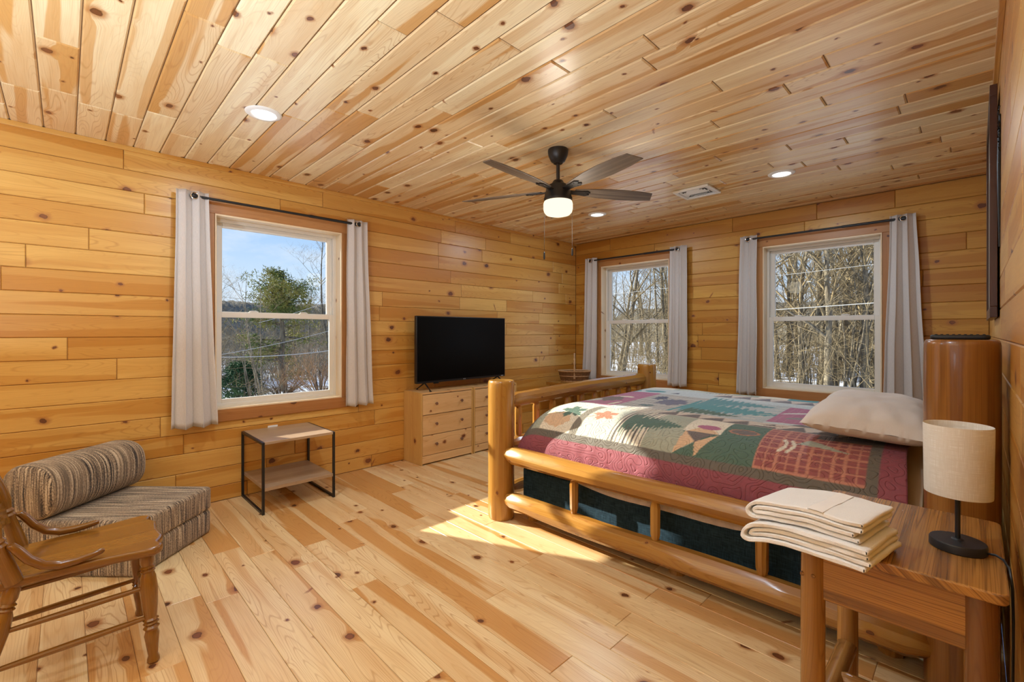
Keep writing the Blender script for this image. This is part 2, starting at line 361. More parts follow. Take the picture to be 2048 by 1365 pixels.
# lamp shade: oatmeal linen, slightly translucent
t = NT('linen_shade'); uv = t.n('ShaderNodeTexCoord'); sp = t.n('ShaderNodeSeparateXYZ'); t.l(uv.outputs['UV'], sp.inputs[0])
sl = t.noise(t.comb(t.math('MULTIPLY', sp.outputs[0], 900.0), t.math('MULTIPLY', sp.outputs[1], 25.0)), 1.0, 2.0)
s2 = t.noise(t.comb(t.math('MULTIPLY', sp.outputs[0], 25.0), t.math('MULTIPLY', sp.outputs[1], 900.0)), 1.0, 2.0)
col = t.mix(t.mr(t.math('MULTIPLY', sl, s2), 0.22, 0.42), c4((0.80, 0.76, 0.70)), c4((0.96, 0.95, 0.93)))
t.bsdf(col, 0.9, bump=sl, bstr=0.2, bdist=0.001, spec=0.1)
tr = t.n('ShaderNodeBsdfTranslucent'); t.l(col, tr.inputs[0]); mx = t.n('ShaderNodeMixShader'); mx.inputs[0].default_value = 0.22
t.l(t.b.outputs[0], mx.inputs[1]); t.l(tr.outputs[0], mx.inputs[2]); t.l(mx.outputs[0], t.out.inputs[0]); M['shade'] = t.m
# foam chair tweed: stripes along u of the UV
t = NT('striped_tweed'); uv = t.n('ShaderNodeTexCoord'); sp = t.n('ShaderNodeSeparateXYZ'); t.l(uv.outputs['UV'], sp.inputs[0])
x, y = sp.outputs[0], sp.outputs[1]
st = t.noise(t.comb(t.math('MULTIPLY', x, 130.0), t.math('MULTIPLY', y, 4.0)), 1.0, 1.0)
sp2 = t.noise(t.comb(t.math('MULTIPLY', x, 230.0), t.math('MULTIPLY', y, 110.0)), 1.0, 2.0, 0.7)
big = t.noise(t.comb(t.math('MULTIPLY', x, 24.0), t.math('MULTIPLY', y, 1.0), 5.0), 1.0, 0.5)
rmp = t.n('ShaderNodeValToRGB'); rp = rmp.color_ramp; rp.interpolation = 'LINEAR'
rp.elements[0].position = 0.30; rp.elements[0].color = (0.035, 0.03, 0.032, 1); rp.elements[1].position = 0.68; rp.elements[1].color = (0.62, 0.50, 0.36, 1)
for p_, c_ in ((0.42, (0.10, 0.075, 0.06)), (0.48, (0.33, 0.235, 0.15)), (0.54, (0.20, 0.15, 0.11)), (0.60, (0.46, 0.35, 0.24))):
    e = rp.elements.new(p_); e.color = c4(c_)
t.l(t.mr(t.math('ADD', t.math('MULTIPLY', st, 0.60), t.math('MULTIPLY', sp2, 0.40)), 0.28, 0.72, 0.08, 0.92, 'LINEAR'), rmp.inputs[0])
colr = t.mix(t.math('MULTIPLY', t.mr(big, 0.4, 0.6), 0.35), rmp.outputs[0], c4((0.40, 0.29, 0.19)))
t.bsdf(colr, 0.95, bump=t.math('ADD', st, sp2), bstr=0.5, bdist=0.006, spec=0.1, sheen=0.2); M['tweed'] = t.m
# glass
t = NT('window_glass'); tb = t.n('ShaderNodeBsdfTransparent'); tb.inputs[0].default_value = (0.95, 0.97, 0.96, 1)
gb = t.n('ShaderNodeBsdfGlossy'); gb.inputs['Roughness'].default_value = 0.02; fr = t.n('ShaderNodeFresnel'); fr.inputs[0].default_value = 1.14
mx = t.n('ShaderNodeMixShader'); t.l(fr.outputs[0], mx.inputs[0]); t.l(tb.outputs[0], mx.inputs[1]); t.l(gb.outputs[0], mx.inputs[2]); t.l(mx.outputs[0], t.out.inputs[0]); M['glass'] = t.m
# wicker
t = NT('wicker'); tc = t.n('ShaderNodeTexCoord'); nz = t.noise(tc.outputs['Object'], 45.0, 2.0)
t.bsdf(t.mix(nz, c4((0.34, 0.17, 0.07)), c4((0.12, 0.055, 0.025))), 0.6, spec=0.3); M['wicker'] = t.m
t = NT('wicker_pale'); tc = t.n('ShaderNodeTexCoord'); nz = t.noise(tc.outputs['Object'], 45.0, 2.0)
t.bsdf(t.mix(nz, c4((0.62, 0.40, 0.22)), c4((0.40, 0.22, 0.10))), 0.5, spec=0.3); M['wicker_pale'] = t.m
# quilt: printed colours are vertex colours (pattern only), stitching as relief
t = NT('quilt_cotton'); at = t.n('ShaderNodeAttribute', attribute_name='quilt_col'); tc = t.n('ShaderNodeTexCoord')
uvv = t.n('ShaderNodeUVMap')
vn = t.n('ShaderNodeTexVoronoi', voronoi_dimensions='2D', feature='DISTANCE_TO_EDGE'); vn.inputs['Scale'].default_value = 22.0
wv = t.noise(uvv.outputs[0], 9.0, 1.0); wadd = t.n('ShaderNodeVectorMath', operation='ADD'); sc_ = t.n('ShaderNodeVectorMath', operation='SCALE')
t.l(uvv.outputs[0], wadd.inputs[0]); cmb = t.comb(t.math('MULTIPLY', t.math('SUBTRACT', wv, 0.5), 0.14), t.math('MULTIPLY', wv, 0.09)); t.l(cmb, wadd.inputs[1])
t.l(wadd.outputs[0], vn.inputs['Vector'])
mz = t.noise(uvv.outputs[0], 15.0, 0.0); stitch = t.mr(t.math('ABSOLUTE', t.math('SINE', t.math('MULTIPLY', mz, 24.0))), 0.0, 0.5)
nz = t.noise(tc.outputs['Object'], 900.0, 2.0); wr2 = t.noise(tc.outputs['Object'], 38.0, 3.0)
hgt = t.math('ADD', t.math('ADD', t.math('MULTIPLY', stitch, 1.0), t.math('MULTIPLY', wr2, 0.8)), t.math('MULTIPLY', nz, 0.05))
cc = t.mix(t.math('MULTIPLY', nz, 0.25), at.outputs['Color'], (0.5, 0.45, 0.42, 1))
t.bsdf(cc, 0.68, bump=hgt, bstr=0.65, bdist=0.0042, spec=0.40, sheen=0.06); M['quilt'] = t.m

# ------------------------------------------------------------------ room shell
XL, XR, YF, YB, ZC = -3.87, 0.078, 5.04, -3.3, 2.445
WALL_T = 0.16
WIN_W, WIN_Z0, WIN_Z1 = 0.944, 0.668, 2.093
W_LEFT = 0.772           # y of the left wall window's near edge
W_FAR = (-3.442, -1.503) # x of the far wall windows' left edges
W_BACK = (-3.2, -1.06)  # unseen back wall windows, added to let in more daylight

def subtract(rects, h):
    out = []
    for (a0, b0, a1, b1) in rects:
        x0, y0, x1, y1 = h
        if x0 >= a1 or x1 <= a0 or y0 >= b1 or y1 <= b0: out.append((a0, b0, a1, b1)); continue
        if b0 < y0: out.append((a0, b0, a1, y0))
        if b1 > y1: out.append((a0, y1, a1, b1))
        if a0 < x0: out.append((a0, max(b0, y0), x0, min(b1, y1)))
        if a1 > x1: out.append((x1, max(b0, y0), a1, min(b1, y1)))
    return out

def boards(name, mat, frame, length, rows, holes=(), seed=1, lmin=0.55, lmax=2.0, g=0.0035, gd=0.004):
    """frame(a, b, d) -> world point; a along the boards, b across, d = depth out of the surface (towards the room)"""
    mb = MB(seed); R = random.Random(seed)
    for (b0, b1) in rows:
        a = -R.random()*lmax
        while a < length:
            L = R.uniform(lmin, lmax); a0, a1 = max(a, 0), min(a+L, length); a += L
            if a1-a0 < 0.004: continue
            mb.piece()
            gp = g*0.30
            A0, B0, A1, B1 = a0+gp, b0+gp, a1-gp, b1-gp
            rects = [(A0, B0, A1, B1)]
            for h in holes: rects = subtract(rects, h)
            for (p0, q0, p1, q1) in rects:
                gl = g if p0 == A0 else 0; gr = g if p1 == A1 else 0; gb = g if q0 == B0 else 0; gt = g if q1 == B1 else 0
                if p1-p0 < 2.2*g or q1-q0 < 2.2*g: continue
                O = [(p0, q0), (p1, q0), (p1, q1), (p0, q1)]; I = [(p0+gl, q0+gb), (p1-gr, q0+gb), (p1-gr, q1-gt), (p0+gl, q1-gt)]
                mb.poly([frame(x, y, 0) for x, y in I], I)
                for k in range(4):
                    k2 = (k+1) % 4
                    if O[k] == I[k] and O[k2] == I[k2]: continue
                    mb.poly([frame(*O[k], -gd), frame(*O[k2], -gd), frame(*I[k2], 0), frame(*I[k], 0)], [O[k], O[k2], I[k2], I[k]])
    o = mb.build(name, mat, smooth=False)
    return o

def slab(name, parent, frame, rect, holes, depth=WALL_T, off=-0.004):
    mb = MB(3); rects = [rect]
    for h in holes: rects = subtract(rects, h)
    for (a0, b0, a1, b1) in rects:
        P = [frame(a, b, d) for d in (off, off-depth) for a, b in ((a0, b0), (a1, b0), (a1, b1), (a0, b1))]
        for fc in ((0,1,2,3),(7,6,5,4),(0,4,5,1),(1,5,6,2),(2,6,7,3),(3,7,4,0)): mb.poly([P[k] for k in fc], [(0, 0)]*4)
    o = mb.build(name, M['groove'], parent, smooth=False); return o

BW = 0.1365
def rows_z(top=2.293):
    z = top; r = [(top, ZC)]
    while z > 0.001:
        z0 = max(z-BW, 0.0)
        if z-z0 > 0.01: r.append((z0, z))
        z -= BW
    return r
fL = lambda a, b, d: (XL+d, YB+a, b)
fF = lambda a, b, d: (XL+a, YF-d, b)
fR = lambda a, b, d: (XR-d, YB+a, b)
fB = lambda a, b, d: (XL+a, YB+d, b)
fC = lambda a, b, d: (XL+a, YB+b, ZC-d)
fG = lambda a, b, d: (XL+a, YB+b, d)
LY, LX = YF-YB, XR-XL
hL = [(W_LEFT-YB, WIN_Z0, W_LEFT-YB+WIN_W, WIN_Z1)]
hF = [(x-XL, WIN_Z0, x-XL+WIN_W, WIN_Z1) for x in W_FAR]
hB = [(x-XL, WIN_Z0, x-XL+WIN_W, WIN_Z1) for x in W_BACK]
def wall(name, mat, f, L, holes, seed):
    w = boards(name, mat, f, L, rows_z(), holes, seed)
    tag(w, kind='structure', label='knotty pine board wall')
    slab('wall_core', w, f, (-WALL_T, -0.02, L+WALL_T, ZC+0.1), holes)
wall('wall_left', M['wall'], fL, LY, hL, 11)
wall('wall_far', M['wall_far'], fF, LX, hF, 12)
wall('wall_right', M['wall'], fR, LY, [], 13)
wall('wall_back', M['wall'], fB, LX, hB, 14)
def rows_n(L, first, w):
    r = []; b = first
    while b > 0: b -= w
    while b < L:
        r.append((max(b, 0), min(b+w, L))); b += w
    return [q for q in r if q[1]-q[0] > 0.01]
c_ = boards('ceiling', M['ceil'], fC, LX, rows_n(LY, -0.225-YB, 0.1365), seed=21, lmin=0.5, lmax=2.3, g=0.0060, gd=0.006)
tag(c_, kind='structure'); slab('ceiling_core', c_, fC, (0, 0, LX, LY), [], 0.1, -0.006)
g_ = boards('floor', M['floor'], fG, LX, rows_n(LY, 0.06, 0.132), seed=32, lmin=0.5, lmax=2.0, g=0.0018, gd=0.002)
tag(g_, kind='structure'); slab('floor_core', g_, fG, (0, 0, LX, LY), [], 0.15, -0.002)
# small crown strips
for nm, a, b, gr in (('trim_1', (XL, YB, ZC-0.030), (XL+0.018, YF, ZC), 1), ('trim_2', (XR-0.018, YB, ZC-0.030), (XR, YF, ZC), 1)):
    mb = MB(5); mb.box(a, b, gr); tag(mb.build(nm, M['wall'], bevel=0.002), kind='structure')

# ------------------------------------------------------------------ windows (local x along the wall, local y outwards)
def window(n, loc, rz):
    r = empty('window_%d' % n, loc, rz, kind='structure')
    W, H0, H1 = WIN_W, WIN_Z0, WIN_Z1
    cw = 0.088
    mb = MB(40+n)
    mb.piece().box((-cw, -0.02, H1), (W+cw, 0, H1+cw), 0); mb.piece().box((-cw, -0.02, H0-cw), (W+cw, 0, H0), 0)
    mb.piece().box((-cw, -0.02, H0), (0, 0, H1), 2); mb.piece().box((W, -0.02, H0), (W+cw, 0, H1), 2)
    mb.build('casing', M['casing'], r, bevel=0.0025)
    mb = MB(50+n); j = 0.012; d0, d1 = -0.021, 0.085
    mb.piece().box((0.002, d0, H0), (W-0.002, d1, H0+j), 0); mb.piece().box((0.002, d0, H1-j), (W-0.002, d1, H1), 0)
    mb.piece().box((0.002, d0, H0+j), (j, d1, H1-j), 2); mb.piece().box((W-j, d0, H0+j), (W-0.002, d1, H1-j), 2)
    mb.build('jamb_liner', M['jamb'], r, bevel=0.001)
    def ring(mb, x0, z0, x1, z1, wl, wr, wb, wt, y0, y1):
        mb.box((x0, y0, z0), (x0+wl, y1, z1)); mb.box((x1-wr, y0, z0), (x1, y1, z1))
        mb.box((x0+wl, y0, z0), (x1-wr, y1, z0+wb)); mb.box((x0+wl, y0, z1-wt), (x1-wr, y1, z1))
    mb = MB(); ring(mb, 0.004, H0+0.003, W-0.004, H1-0.003, 0.030, 0.030, 0.028, 0.032, 0.080, 0.158)
    mb.box((0.034, 0.112, H0+0.03), (0.042, 0.150, H1-0.035)); mb.box((W-0.042, 0.112, H0+0.03), (W-0.034, 0.150, H1-0.035))
    mb.build('outer_frame', M['vinyl'], r, bevel=0.002)
    zm = 1.385
    # lower sash (inner plane), upper sash (outer plane)
    lo = MB(); ring(lo, 0.030, H0+0.012, W-0.030, zm, 0.036, 0.036, 0.050, 0.040, 0.086, 0.112); lo_o = lo.build('lower_sash', M['vinyl'], r, bevel=0.003)
    up = MB(); ring(up, 0.036, zm-0.035, W-0.036, H1-0.032, 0.040, 0.040, 0.040, 0.036, 0.118, 0.144); up_o = up.build('upper_sash', M['vinyl'], r, bevel=0.003)
    g = MB(); g.box((0.064, 0.098, H0+0.060), (W-0.064, 0.101, zm-0.038)); tag(g.build('glass_pane', M['glass'], lo_o, smooth=False))
    g = MB(); g.box((0.074, 0.130, zm+0.003), (W-0.074, 0.133, H1-0.066)); g.build('glass_pane', M['glass'], up_o, smooth=False)
    for fx in (0.30, 0.70):
        k = MB(); k.box((W*fx-0.032, 0.088, zm), (W*fx+0.032, 0.112, zm+0.005)); k.tube([(W*fx-0.026, 0.096, zm+0.009), (W*fx+0.02, 0.104, zm+0.012), (W*fx+0.038, 0.106, zm+0.008)], [0.006, 0.006, 0.003], 8)
        k.build('sash_lock', M['vinyl'], lo_o)
    return r
window(1, (XL, W_LEFT, 0), PI/2)
window(2, (W_FAR[0], YF, 0), 0)
window(3, (W_FAR[1], YF, 0), 0)
window(4, (W_BACK[0]+WIN_W, YB, 0), PI)
window(5, (W_BACK[1]+WIN_W, YB, 0), PI)

# ------------------------------------------------------------------ curtains and rods
def rod(loc, rz, x0, x1, label):
    r = empty('curtain_rod', loc, rz, label, 'curtain rod', 'black curtain rods over the windows')
    z, y = 2.178, -0.078
    mb = MB(); mb.tube([(x0, y, z), (x1, y, z)], 0.0095, 12); m_ = (x0*0.35+x1*0.65)
    mb.tube([(m_, y, z), (x1, y, z)], 0.0115, 12); mb.build('pole', M['rod'], r)
    for x, s in ((x0, -1), (x1, 1)):
        mb = MB(); q = Matrix.Translation((x, y, z)) @ Matrix.Rotation(s*PI/2, 4, 'Y')
        mb.lathe([(0.0, -0.034), (0.014, -0.034), (0.016, -0.028), (0.016, -0.004), (0.0185, 0.0), (0.0185, 0.012), (0.015, 0.018), (0.0, 0.020)], seg=16, M=q); mb.build('finial', M['rod'], r)
    for x in (x0+0.05, x1-0.05):
        mb = MB(); mb.tube([(x, y, z), (x, -0.004, z)], 0.005, 8); mb.box((x-0.012, -0.005, z-0.03), (x+0.012, 0.0, z+0.03)); mb.build('bracket', M['rod'], r)
def curtain(loc, rz, top, bot, z0, folds, seed, label, gx, amp=0.026):
    """top=(x0,x1) bot=(x0,x1) local; hangs in even folds from the rod"""
    r = empty('curtain', loc, rz, label, 'curtain', 'grey linen curtain panels')
    R = random.Random(seed); p0 = R.random()*6; ph = R.uniform(-0.3, 0.3)
    zt = 2.212; yc = -0.078
    def fn(u, v):
        a = v  # 0 top .. 1 bottom
        x0 = top[0]+(bot[0]-top[0])*a**1.2; x1 = top[1]+(bot[1]-top[1])*a**1.2
        th = u*folds*2*PI+ph
        am = amp*(0.8+0.55*a)
        y = yc + am*math.sin(th) + 0.010*mnoise.noise(Vector((u*3+p0, a*2.2, 1.0)))*(0.3+a) + 0.006*a*math.sin(3*a+p0)
        x = x0+(x1-x0)*(u + 0.55/folds*math.sin(2*th)/(2*PI)) + 0.006*mnoise.noise(Vector((u*2, a*3+p0, 5.0)))
        z = zt + (z0-zt)*a + 0.006*math.sin(th)*a
        return (x, min(y, -0.024), z)
    mb = MB(seed); mb.grid(fn, 72, 44, (1.1, 1.6)); o = mb.build('fabric', M['curtain'], r, angle=180)
    s = o.modifiers.new('thick', 'SOLIDIFY'); s.thickness = 0.0022
    mb = MB()
    for x in gx:
        q = Matrix.Translation((x, yc-0.014, 2.178)) @ Matrix.Rotation(PI/2, 4, 'X')
        pts = [q @ Vector((math.cos(k*PI/10)*0.022, math.sin(k*PI/10)*0.022, 0)) for k in range(20)]
        mb.tube(pts, 0.0042, 8, closed=True)
    mb.build('grommets', M['chrome'], r)
    # hem seam line
    def hem(u, v):
        p = fn(u, 0.965+0.004*v); return (p[0], p[1]-0.0025, p[2])
    mb = MB(); mb.grid(hem, 72, 1); mb.build('hem', M['curtain'], r)
# left wall window: local x = world y - W_LEFT
LW = (XL, W_LEFT, 0)
rod(LW, PI/2, 0.640-W_LEFT, 1.835-W_LEFT, 'black curtain rod over the window beside the television')
curtain(LW, PI/2, (0.535-W_LEFT, 0.722-W_LEFT), (0.505-W_LEFT, 0.775-W_LEFT), 0.575, 2.5, 1, 'grey linen curtain hanging nearest the striped foam chair', (0.640-W_LEFT,))
curtain(LW, PI/2, (1.735-W_LEFT, 1.915-W_LEFT), (1.722-W_LEFT, 1.975-W_LEFT), 0.592, 2.5, 2, 'grey linen curtain hanging between window and television', (1.835-W_LEFT,))
fw = (0, YF, 0)
rod(fw, 0, -3.565, -2.372, 'black curtain rod over the window behind the corner basket')
curtain(fw, 0, (-3.655, -3.462), (-3.70, -3.470), 0.598, 2.5, 3, 'grey linen curtain behind the wicker basket', (-3.565,))
curtain(fw, 0, (-2.455, -2.258), (-2.475, -2.254), 0.62, 2.5, 4, 'grey linen curtain just past the far bed footpost', (-2.372,))
rod(fw, 0, -1.618, -0.414, 'black curtain rod over the window behind the pillow')
curtain(fw, 0, (-1.70, -1.537), (-1.738, -1.543), 0.60, 2.5, 5, 'grey linen curtain on the basket side of the window behind the pillow', (-1.618,))
curtain(fw, 0, (-0.505, -0.338), (-0.560, -0.262), 0.60, 2.5, 6, 'grey linen curtain behind the pillow, beside the headboard post', (-0.414,))

# ------------------------------------------------------------------ ceiling: recessed lights, vent, fan
M['lens'] = emitter('downlight_lens', (1.0, 0.97, 0.93), 4.0)
def can(x, y, label):
    r = empty('recessed_light', (x, y, ZC), 0, label, 'ceiling light', 'recessed ceiling lights')
    mb = MB(); mb.lathe([(0.060, -0.004), (0.066, -0.010), (0.082, -0.008), (0.091, -0.002), (0.092, 0.0)], seg=40); mb.build('trim_ring', M['white'], r)
    mb = MB(); mb.lathe([(0.0, -0.0045), (0.061, -0.0045)], seg=40); mb.build('lens', M['lens'], r)
    ld = bpy.data.lights.new('downlight', 'AREA'); ld.shape = 'DISK'; ld.size = 0.11; ld.energy = CAN_W; ld.color = (0.66, 0.84, 1.0)
    lo = bpy.data.objects.new('downlight', ld); COL.objects.link(lo); lo.parent = r; lo.location = (0, 0, -0.012)
can(-2.76, 0.785, 'lit recessed ceiling light above the window left of the television')
can(-2.72, 3.90, 'lit recessed ceiling light just behind the fan')
can(-1.035, 3.90, 'lit recessed ceiling light beyond the white air vent')
can(-1.035, 0.785, 'lit recessed ceiling light above the foot side of the nightstand')
can(-2.76, -2.2, 'lit recessed ceiling light far behind the oak chair')
can(-1.035, -2.2, 'lit recessed ceiling light by the back wall')

def fill_uplight(x, y, label):  # unseen uplights, added to brighten the ceiling and fill the room
    r = empty('added_fill_lamp', (x, y, 0), 0, label, 'added fill lamp', 'added fill uplights')
    mb = MB(); mb.lathe([(0.0, 0.0), (0.14, 0.0), (0.145, 0.012), (0.03, 0.03), (0.0, 0.031)], seg=32); mb.build('base', M['bronze'], r)
    mb = MB(); mb.lathe([(0.011, 0.028), (0.011, 0.96)], seg=12); mb.build('pole', M['bronze'], r)
    mb = MB(); mb.lathe([(0.0, 0.955), (0.05, 0.96), (0.13, 1.00), (0.17, 1.05), (0.167, 1.05), (0.128, 1.004), (0.05, 0.966), (0.0, 0.962)], seg=32); mb.build('bowl_shade', M['bronze'], r)
    ld = bpy.data.lights.new('uplight', 'AREA'); ld.shape = 'DISK'; ld.size = 0.26; ld.energy = FILL_UPLIGHT_W; ld.color = (0.66, 0.84, 1.0)
    lo = bpy.data.objects.new('uplight', ld); COL.objects.link(lo); lo.parent = r; lo.location = (0, 0, 1.045); lo.rotation_euler = (PI, 0, 0)
fill_uplight(-2.10, -1.50, 'bronze fill uplight added out of view behind the oak chair')
fill_uplight(-0.90, -0.55, 'bronze fill uplight added out of view behind the viewer')

r = empty('air_vent', (-1.672, 3.865, ZC), rad(0), 'white slatted air vent in the pine ceiling', 'vent')
mb = MB(); W2, D2 = 0.150, 0.140
for (x0, y0, x1, y1) in ((-W2, -D2, W2, -D2+0.03), (-W2, D2-0.03, W2, D2), (-W2, -D2+0.03, -W2+0.03, D2-0.03), (W2-0.03, -D2+0.03, W2, D2-0.03)):
    mb.box((x0, y0, -0.022), (x1, y1, 0))
mb.build('frame', M['white'], r, bevel=0.006)
mb = MB(); mb.box((-W2+0.01, -D2+0.01, -0.004), (W2-0.01, D2-0.01, -0.001)); mb.build('duct', M['bronze'], r)
mb = MB()
def lou(mb, a, b, n, tilt):
    for k in range(n):
        pass
for k in range(9):     # three way pattern: long louvres in the middle, short ones at both ends
    y = -0.100 + k*0.025
    q = Matrix.Translation((0, y, -0.013)) @ Matrix.Rotation(rad(28 if k > 4 else -28), 4, 'X')
    w = 0.112 - abs(k-4)*0.016
    mb.box((-w+0.01, -0.0095, -0.001), (w-0.01, 0.0095, 0.001), M=q)
for s_ in (-1, 1):
    for k in range(3):
        x = s_*(0.066+k*0.021); h = 0.026+k*0.028
        q = Matrix.Translation((x, 0, -0.013)) @ Matrix.Rotation(rad(s_*28), 4, 'Y')
        mb.box((-0.008, -h, -0.001), (0.008, h, 0.001), M=q)
mb.build('louvres', M['white'], r)

FX, FY = -1.94, 2.335
r = empty('ceiling_fan', (FX, FY, ZC), 0, 'dark bronze five blade ceiling fan with lit glass bowl', 'ceiling fan')
mb = MB(); mb.lathe([(0.0, -0.092), (0.030, -0.092), (0.034, -0.086), (0.046, -0.078), (0.062, -0.045), (0.066, -0.03), (0.068, -0.012), (0.066, 0.0)], seg=32); mb.build('canopy', M['bronze'], r)
mb = MB(); mb.lathe([(0.012, -0.255), (0.012, -0.088)], seg=16); mb.lathe([(0.013, -0.205), (0.026, -0.200), (0.033, -0.188), (0.028, -0.178), (0.013, -0.175)][::-1], c=(0, 0, -0.028), seg=20); mb.build('downrod', M['bronze'], r)
mb = MB(); mb.lathe([(0.0, -0.345), (0.088, -0.345), (0.094, -0.338), (0.094, -0.322), (0.089, -0.314), (0.088, -0.288), (0.082, -0.280), (0.080, -0.262), (0.070, -0.240), (0.045, -0.228), (0.030, -0.205), (0.0, -0.203)], seg=40); mb.build('motor_housing', M['bronze'], r)
M['bowl'] = emitter('lit_glass_bowl', (1.0, 0.84, 0.60), 1.45)
mb = MB(); mb.lathe([(0.0, -0.440), (0.050, -0.438), (0.078, -0.430), (0.092, -0.415), (0.097, -0.395), (0.097, -0.360), (0.092, -0.345)], seg=40); mb.build('glass_bowl', M['bowl'], r)
pl = bpy.data.lights.new('fan_bulb', 'POINT'); pl.energy = FAN_W; pl.color = (0.95, 0.90, 0.80); pl.shadow_soft_size = 0.10
plo = bpy.data.objects.new('fan_bulb', pl); COL.objects.link(plo); plo.parent = r; plo.location = (0, 0, -0.52)
for k in range(5):
    az = rad(-12.5+72*k)
    q = Matrix.Rotation(az, 4, 'Z') @ Matrix.Translation((0, 0, -0.270)) @ Matrix.Rotation(rad(-12), 4, 'X')
    mb = MB(60+k); mb.piece()
    out = [(0.115, -0.028), (0.20, -0.045), (0.32, -0.062), (0.45, -0.070), (0.58, -0.066), (0.665, -0.056), (0.700, 0.035), (0.60, 0.052), (0.45, 0.062), (0.32, 0.058), (0.20, 0.045), (0.115, 0.028)]
    mb.prism(out, -0.003, 0.003, M=q); bl = mb.build('blade', M['blade'], r, bevel=0.0012, bseg=1)
    mb = MB(); mb.prism([(0.075, -0.022), (0.15, -0.024), (0.20, -0.032), (0.225, -0.012), (0.20, 0.0), (0.225, 0.012), (0.20, 0.032), (0.15, 0.024), (0.075, 0.022)], -0.011, -0.0032, M=q)
    for sx, sy in ((0.185, -0.018), (0.185, 0.018), (0.15, 0)): mb.lathe([(0.0, -0.014), (0.004, -0.0135), (0.005, -0.011)], c=(sx, sy, 0), seg=8, M=q)
    mb.build('blade_arm', M['bronze'], r, bevel=0.002)
for cx_, cy_, zb in ((-0.063, -0.064, -0.71), (0.065, 0.066, -0.685)):
    mb = MB(); mb.tube([(cx_, cy_, -0.325), (cx_*1.02, cy_*1.02, zb+0.03)], 0.0011, 6); ch = mb.build('pull_chain', M['bronze'], r)
    mb = MB(); mb.lathe([(0.0, zb-0.02), (0.005, zb-0.018), (0.0065, zb-0.002), (0.005, zb+0.028), (0.0, zb+0.034)], c=(cx_*1.02, cy_*1.02, 0), seg=12); mb.build('pull_knob', M['black'], ch)

# ------------------------------------------------------------------ television and dressers
def dresser(y0, label):
    r = empty('dresser', (XL+0.004, y0, 0), 0, label, 'dresser', 'unfinished pine dressers')
    D, Wd, H = 0.295, 0.62, 0.672; mb = MB(int(y0*100)); s = 0.018
    mb.piece().box((0, 0, 0), (D, s, H), 2); mb.build('side_panel', M['dresser_side'], r, bevel=0.0015)
    mb = MB(int(y0*100)+5); mb.piece().box((0, Wd-s, 0), (D, Wd, H), 2); mb.build('side_panel', M['dresser_side'], r, bevel=0.0015)
    mb = MB(int(y0*100)+1); mb.piece().box((0.0, s, H-0.018), (D-0.001, Wd-s, H-0.0005), 1); mb.build('top_panel', M['dresser'], r, bevel=0.001)
    mb = MB(int(y0*100)+2); mb.piece().box((D-0.018, s, 0.012), (D-0.002, Wd-s, 0.082), 1); mb.build('plinth', M['dresser'], r, bevel=0.001)
    mb = MB(); mb.box((0.002, s, 0.06), (D-0.02, Wd-s, 0.61)); mb.build('carcass', M['groove'], r, smooth=False)
    for k, (a, b) in enumerate(((0.087, 0.268), (0.274, 0.458), (0.464, 0.648))):
        mb = MB(int(y0*100)+10+k); mb.piece().box((D-0.018, s+0.003, a), (D, Wd-s-0.003, b), 1); dr = mb.build('drawer', M['dresser'], r, bevel=0.0015)
        for yy in (0.165, 0.465):
            q = Matrix.Translation((D, yy, (a+b)/2+0.005)) @ Matrix.Rotation(PI/2, 4, 'Y')
            mb = MB(); mb.lathe([(0.007, 0.0), (0.006, 0.008), (0.012, 0.014), (0.015, 0.020), (0.012, 0.026), (0.0, 0.028)], seg=16, M=q); mb.build('knob', M['knobwood'], dr)
    return r
dresser(2.335, 'low pine three drawer dresser under the television, standing nearest the window')
dresser(2.962, 'low pine three drawer dresser under the television, partly behind the bed post')

r = empty('television', (-3.70, 2.36, 0.674), 0, 'black flat screen television on the pine dressers', 'television')
TW, TH0, TH1 = 1.153, 0.070, 0.716
mb = MB(); mb.box((-0.022, 0.0, TH0), (0.014, TW, TH1)); mb.build('body', M['tvbody'], r, bevel=0.004)
mb = MB(); mb.box((-0.055, 0.15, TH0+0.02), (-0.022, TW-0.15, TH0+0.38)); mb.build('rear_housing', M['tvbody'], r, bevel=0.01)
mb = MB(); mb.box((0.0135, 0.010, TH0+0.020), (0.0152, TW-0.010, TH1-0.009)); mb.build('screen', M['tvscreen'], r, smooth=False)
for yy in (0.10, TW-0.10):
    mb = MB()
    for dx in (-1, 1): mb.tube([(0.0, yy, TH0+0.004), (dx*0.115, yy-0.01, 0.006)], [0.008, 0.005], 8); mb.box((dx*0.115-0.012, yy-0.016, 0.0005), (dx*0.115+0.012, yy-0.004, 0.008))
    mb.build('foot', M['black'], r)
mb = MB(); mb.box((0.0, 0.20, TH0-0.012), (0.010, 0.26, TH0)); mb.build('sensor_bump', M['tvbody'], r, bevel=0.002)
def text(name, s, size, mat, parent, loc, rot, ext=0.0003):
    cu = bpy.data.curves.new(name, 'FONT'); cu.body = s; cu.size = size; cu.align_x = 'CENTER'; cu.align_y = 'CENTER'; cu.extrude = ext
    o = bpy.data.objects.new(name, cu); COL.objects.link(o); o.data.materials.append(mat); o.parent = parent; o.location = loc; o.rotation_euler = rot
    dg = bpy.context.evaluated_depsgraph_get(); me = bpy.data.meshes.new_from_object(o.evaluated_get(dg)); me.name = name
    n = bpy.data.objects.new(name, me); COL.objects.link(n); n.parent = parent; n.location = loc; n.rotation_euler = rot
    bpy.data.objects.remove(o); return n
text('maker_mark', 'RCA', 0.016, M['print'], r, (0.0146, TW*0.50, TH0+0.010), (PI/2, 0, PI/2))
mb = MB(); mb.box((0.0138, TW-0.062, TH0+0.007), (0.0146, TW-0.030, TH0+0.013)); mb.build('corner_mark', M['print'], r, smooth=False)

